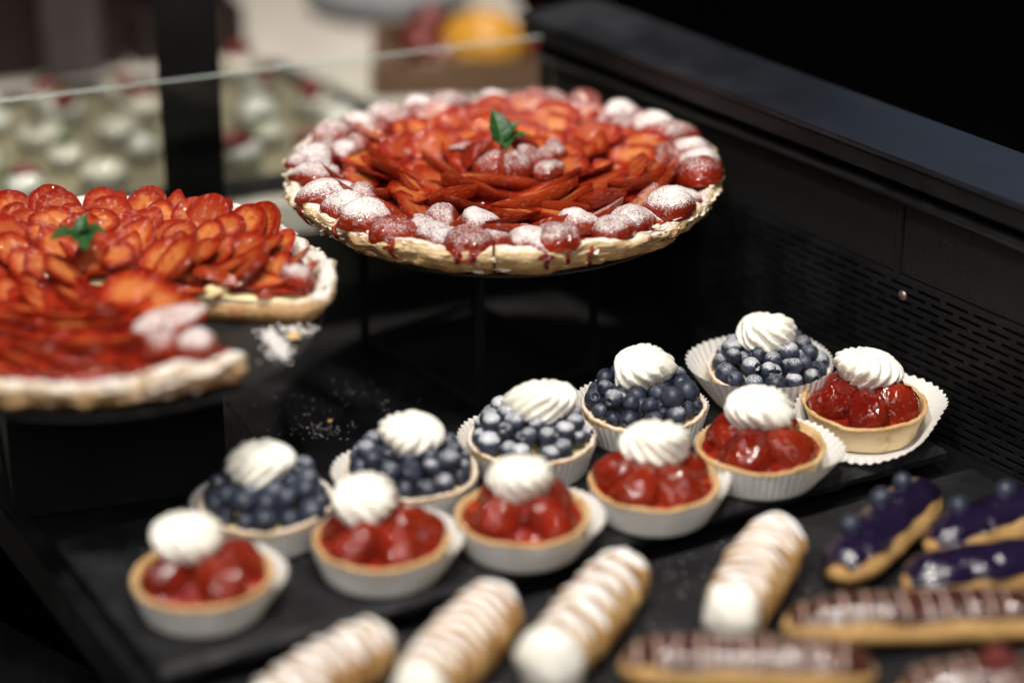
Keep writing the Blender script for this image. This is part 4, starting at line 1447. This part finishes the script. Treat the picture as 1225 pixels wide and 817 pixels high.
for iu in range(9):
    for iv in range(5):
        p = tc - gdir * (0.042 + 0.056 * iu + 0.010 * (iv % 2)) + vdir * (0.036 + 0.053 * iv)
        p = p + Vector((rc.uniform(-0.009, 0.009), rc.uniform(-0.008, 0.008)))
        ber, lf_ = rc.random() < 0.6, rc.random() < 0.75
        what = 'a red berry and a green leaf' if ber and lf_ else 'a red berry' if ber else 'a green leaf' if lf_ else 'plain pale cream only'
        T = thing('dessert_cup', 'blurred dessert cup with ' + what + ', behind the glass', 'dessert cup', (p.x, p.y, CZ + 0.0062), rc.random() * 6, 'dessert cups on the tray')
        T.scale = [rc.uniform(0.54, 0.76)] * 3
        obj('cup', cupm, T)
        obj('cream', creamw if rc.random() < 0.45 else creamm, T, (0, 0, 0.0200))
        if ber:
            obj('berry', berm, T, (rc.uniform(-0.008, 0.008), 0.004, 0.0335))
        if lf_:
            obj('leaf', LEAF[0], T, mat=Matrix.Translation((-0.006, 0, 0.0305)) @ Euler((0, -0.4, rc.random() * 6)).to_matrix().to_4x4())

# low dark boxes at the back left
ba = math.atan2(gdir.y, gdir.x)
def bbox(name, label, cat, loc, sx_, sy_, sz_, mat, rz=ba):
    T = thing(name, label, cat, (loc[0], loc[1], CZ), rz)
    t_ = 0.012
    obj('wall_panel', box_mesh('wall_panel', sx_, t_, sz_, mat, 0.002, (0, -sy_ / 2 + t_ / 2, 0)), T)
    obj('wall_panel', box_mesh('wall_panel', sx_, t_, sz_, mat, 0.002, (0, sy_ / 2 - t_ / 2, 0)), T)
    obj('end_panel', box_mesh('end_panel', t_, sy_ - 2 * t_ - 0.0004, sz_ - 0.001, mat, 0.002, (-sx_ / 2 + t_ / 2, 0, 0)), T)
    obj('end_panel', box_mesh('end_panel', t_, sy_ - 2 * t_ - 0.0004, sz_ - 0.001, mat, 0.002, (sx_ / 2 - t_ / 2, 0, 0)), T)
    obj('base', box_mesh('base', sx_ - 2 * t_ - 0.0004, sy_ - 2 * t_ - 0.0004, 0.008, mat, 0.0, (0, 0, 0.001)), T)
    return T
bbox('wooden_box', 'low dark box behind the support post', 'box', (-0.312, 2.116), 0.10, 0.16, 0.045, 'darkwood')
bbox('wooden_box', 'taller dark box in the top left corner', 'box', (-0.506, 2.044), 0.30, 0.16, 0.10, 'darkwood')
cl_ = obj('napkin', box_mesh('napkin', 0.05, 0.012, 0.09, 'greycloth', 0.004), None, (-0.378, 1.992, CZ))
cl_.rotation_euler = (0, 0, ba)
tag(cl_, 'folded grey cloth standing against the dark boxes at top left', 'cloth')

# wooden crate with fruit
crate = thing('wooden_crate', 'brown wooden crate of fruit behind the glass', 'crate', (-0.036, 2.003, CZ), R_(2))
for (nm_, sx_, sy_, sz_, cx_, cy_) in (('board', 0.17, 0.010, 0.030, 0, -0.055), ('board', 0.17, 0.010, 0.030, 0, 0.055)):
    obj(nm_, box_mesh(nm_, sx_, sy_, sz_, 'wood', 0.0015, (cx_, cy_, 0.0)), crate)
for cx_ in (-0.0795, 0.0795):
    obj('board', box_mesh('board', 0.010, 0.0995, 0.0295, 'wood', 0.0015, (cx_, 0, 0.0)), crate)
obj('base', box_mesh('base', 0.148, 0.099, 0.010, 'wood', 0.0, (0, 0, 0.0002)), crate)
V = []
def lemon_mesh():
    prof = []
    for i in range(20):
        s = i / 19
        z = -0.042 + 0.084 * s
        r = 0.033 * max(0.0, 1 - (abs(z) / 0.039) ** 2.3) ** 0.5 if abs(z) < 0.0388 else 0.0
        r = max(r, 0.0045 * (1 - abs(abs(z) - 0.039) / 0.004) if abs(z) > 0.036 else 0.0006, 0.0006)
        prof.append((r, z))
    return lathe('lemon', prof, 32, 'lemon')
o = obj('lemon', lemon_mesh(), None, (-0.026, 1.984, CZ + 0.029))
o.rotation_euler = (R_(80), 0, R_(65))
tag(o, 'yellow lemon lying on top of the wooden crate', 'lemon')
BIG = strawberry_mesh('whole_strawberry', 0.036, 0.016, 0.016, 77)
def whole_berry():
    V, F = [], []
    n, m = 20, 16
    for i in range(m):
        s = (i + 0.05) / (m - 0.9)
        r = 0.017 * (s ** 0.42) * ((1 - s) ** 0.6) / 0.5
        for j in range(n):
            a = 2 * PI * j / n
            V.append((r * math.cos(a), r * math.sin(a), 0.018 - 0.038 * s))
    return mesh('berry', V, [tuple(reversed(f)) for f in grid_faces(m, n)], 'redfruit')
WB = whole_berry()
for (x, y, z, lab) in ((-0.080, 1.992, 0.030, 'red strawberry on the crate left of the lemon'), (-0.072, 2.032, 0.036, 'red strawberry behind the lemon on its left'),
                       (0.026, 2.022, 0.032, 'red strawberry on the crate right of the lemon'), (0.032, 1.985, 0.028, 'dark red strawberry at the right end of the crate'),
                       (-0.060, 1.972, 0.024, 'small red strawberry low in the crate before the lemon')):
    o = thing('strawberry', lab, 'strawberry', (x, y, CZ + z - 0.0), x * 30, 'fruit in the wooden crate')
    b_ = obj('fruit', WB, o); b_.rotation_euler = (R_(70), 0, x * 40)
    lf = obj('leaf', LEAF[2], o); lf.matrix_local = b_.rotation_euler.to_matrix().to_4x4() @ Matrix.Translation((0, 0, 0.017))
# stack of plates
for i in range(4):
    pm = lathe('saucer', [(0.0005, 0.0), (0.04, 0.0), (0.045, 0.002), (0.075, 0.010), (0.0765, 0.0115), (0.074, 0.0118), (0.044, 0.004), (0.0005, 0.003)], 64, 'china')
    o = obj('saucer', pm, None, (-0.118 + 0.001 * i, 2.205, CZ + 0.0052 * i))
    tag(o, ['lowest', 'second lowest', 'second highest', 'topmost'][i] + ' white saucer of the stack at the top edge', 'saucer', 'stacked saucers')

# ================================================================== CRUMBS AND SPILT SUGAR
def scatter(name, pts, mat, seed):
    """small irregular grains joined in one mesh; pts: (x, y, z, size)"""
    rr = random.Random(seed)
    V, F = [], []
    for (x, y, z, s) in pts:
        off = len(V)
        base = [(1, 0, 0), (-1, 0, 0), (0, 1, 0), (0, -1, 0), (0, 0, 1), (0, 0, -1)]
        for b in base:
            k = s * rr.uniform(0.6, 1.3)
            V.append((x + b[0] * k, y + b[1] * k, z + s * 0.6 + b[2] * k * 0.65))
        for f in ((0, 2, 4), (2, 1, 4), (1, 3, 4), (3, 0, 4), (2, 0, 5), (1, 2, 5), (3, 1, 5), (0, 3, 5)):
            F.append(tuple(off + q for q in f))
    return mesh(name, V, F, mat)
rr = random.Random(3)
pts = []
for k_ in range(520):
    s = rr.random()
    cx_ = TL.x + 0.100 + 0.012 * (1 - s) + rr.gauss(0, 0.0032)
    cy_ = TL.y - 0.020 - 0.034 * (1 - s) + rr.gauss(0, 0.0045)
    pts.append((cx_, cy_, TOPZ + rr.random() * 0.0012, rr.uniform(0.0003, 0.0013)))
for k_ in range(160):
    pts.append((TL.x + 0.117 + rr.gauss(0, 0.0055), TL.y - 0.021 + rr.gauss(0, 0.004), TOPZ + rr.random() * 0.002, rr.uniform(0.0004, 0.0013)))
o = obj('spilt_sugar', scatter('spilt_sugar', pts, 'sugar', 1)); o['kind'] = 'stuff'
tag(o, 'spilt powdered sugar on the plate where the slice is missing', 'sugar')
pts = []
for (cx_, cy_, n_, sp_) in ((-0.122, 1.398, 90, 0.012), (-0.10, 1.45, 50, 0.02), (-0.16, 1.42, 40, 0.03), (-0.215, 1.335, 140, 0.008)):
    for k_ in range(n_):
        pts.append((cx_ + rr.gauss(0, sp_), cy_ + rr.gauss(0, sp_ * 0.6), -0.0199, rr.uniform(0.0002, 0.0006)))
for k_ in range(420):
    q = S0 + UX * rr.uniform(0.05, 0.36) + UN * rr.uniform(-0.12, -0.015)
    pts.append((q.x, q.y, -0.0102, rr.uniform(0.0002, 0.0006)))
for k_ in range(200):
    q = S0 + UX * rr.uniform(0.02, 0.50) + UN * rr.uniform(0.01, 0.15)
    pts.append((q.x, q.y, 0.0, rr.uniform(0.0002, 0.0005)))
o = obj('sugar_specks', scatter('sugar_specks', pts, 'sugar', 2)); o['kind'] = 'stuff'
tag(o, 'fine specks of sugar on the black shelf and slates', 'sugar')
for i, (x, y, z, s, lab) in enumerate(((TL.x + 0.116, TL.y - 0.029, TOPZ, 0.0045, 'flat flake of crust on the plate by the spilt sugar'), (-0.119, 1.411, -0.02, 0.0022, 'golden crumb on the shelf beside the cable hole'),
                                   (-0.283, 1.263, -0.02, 0.0022, 'golden crumb on the shelf near the left rail'), (-0.09, 1.372, TOPZ - 0.002, 0.002, 'crumb hanging at the left edge of the black plate'))):
    if i == 3:
        continue
    o = obj('pastry_crumb', blob_mesh('pastry_crumb', s, s * 0.7, s * 0.45, i + 2, 0.4, 'crumb', 12, 8), None, (x, y, z + s * 0.4))
    o.rotation_euler = (0, 0, i * 1.3)
    tag(o, lab, 'crumb')
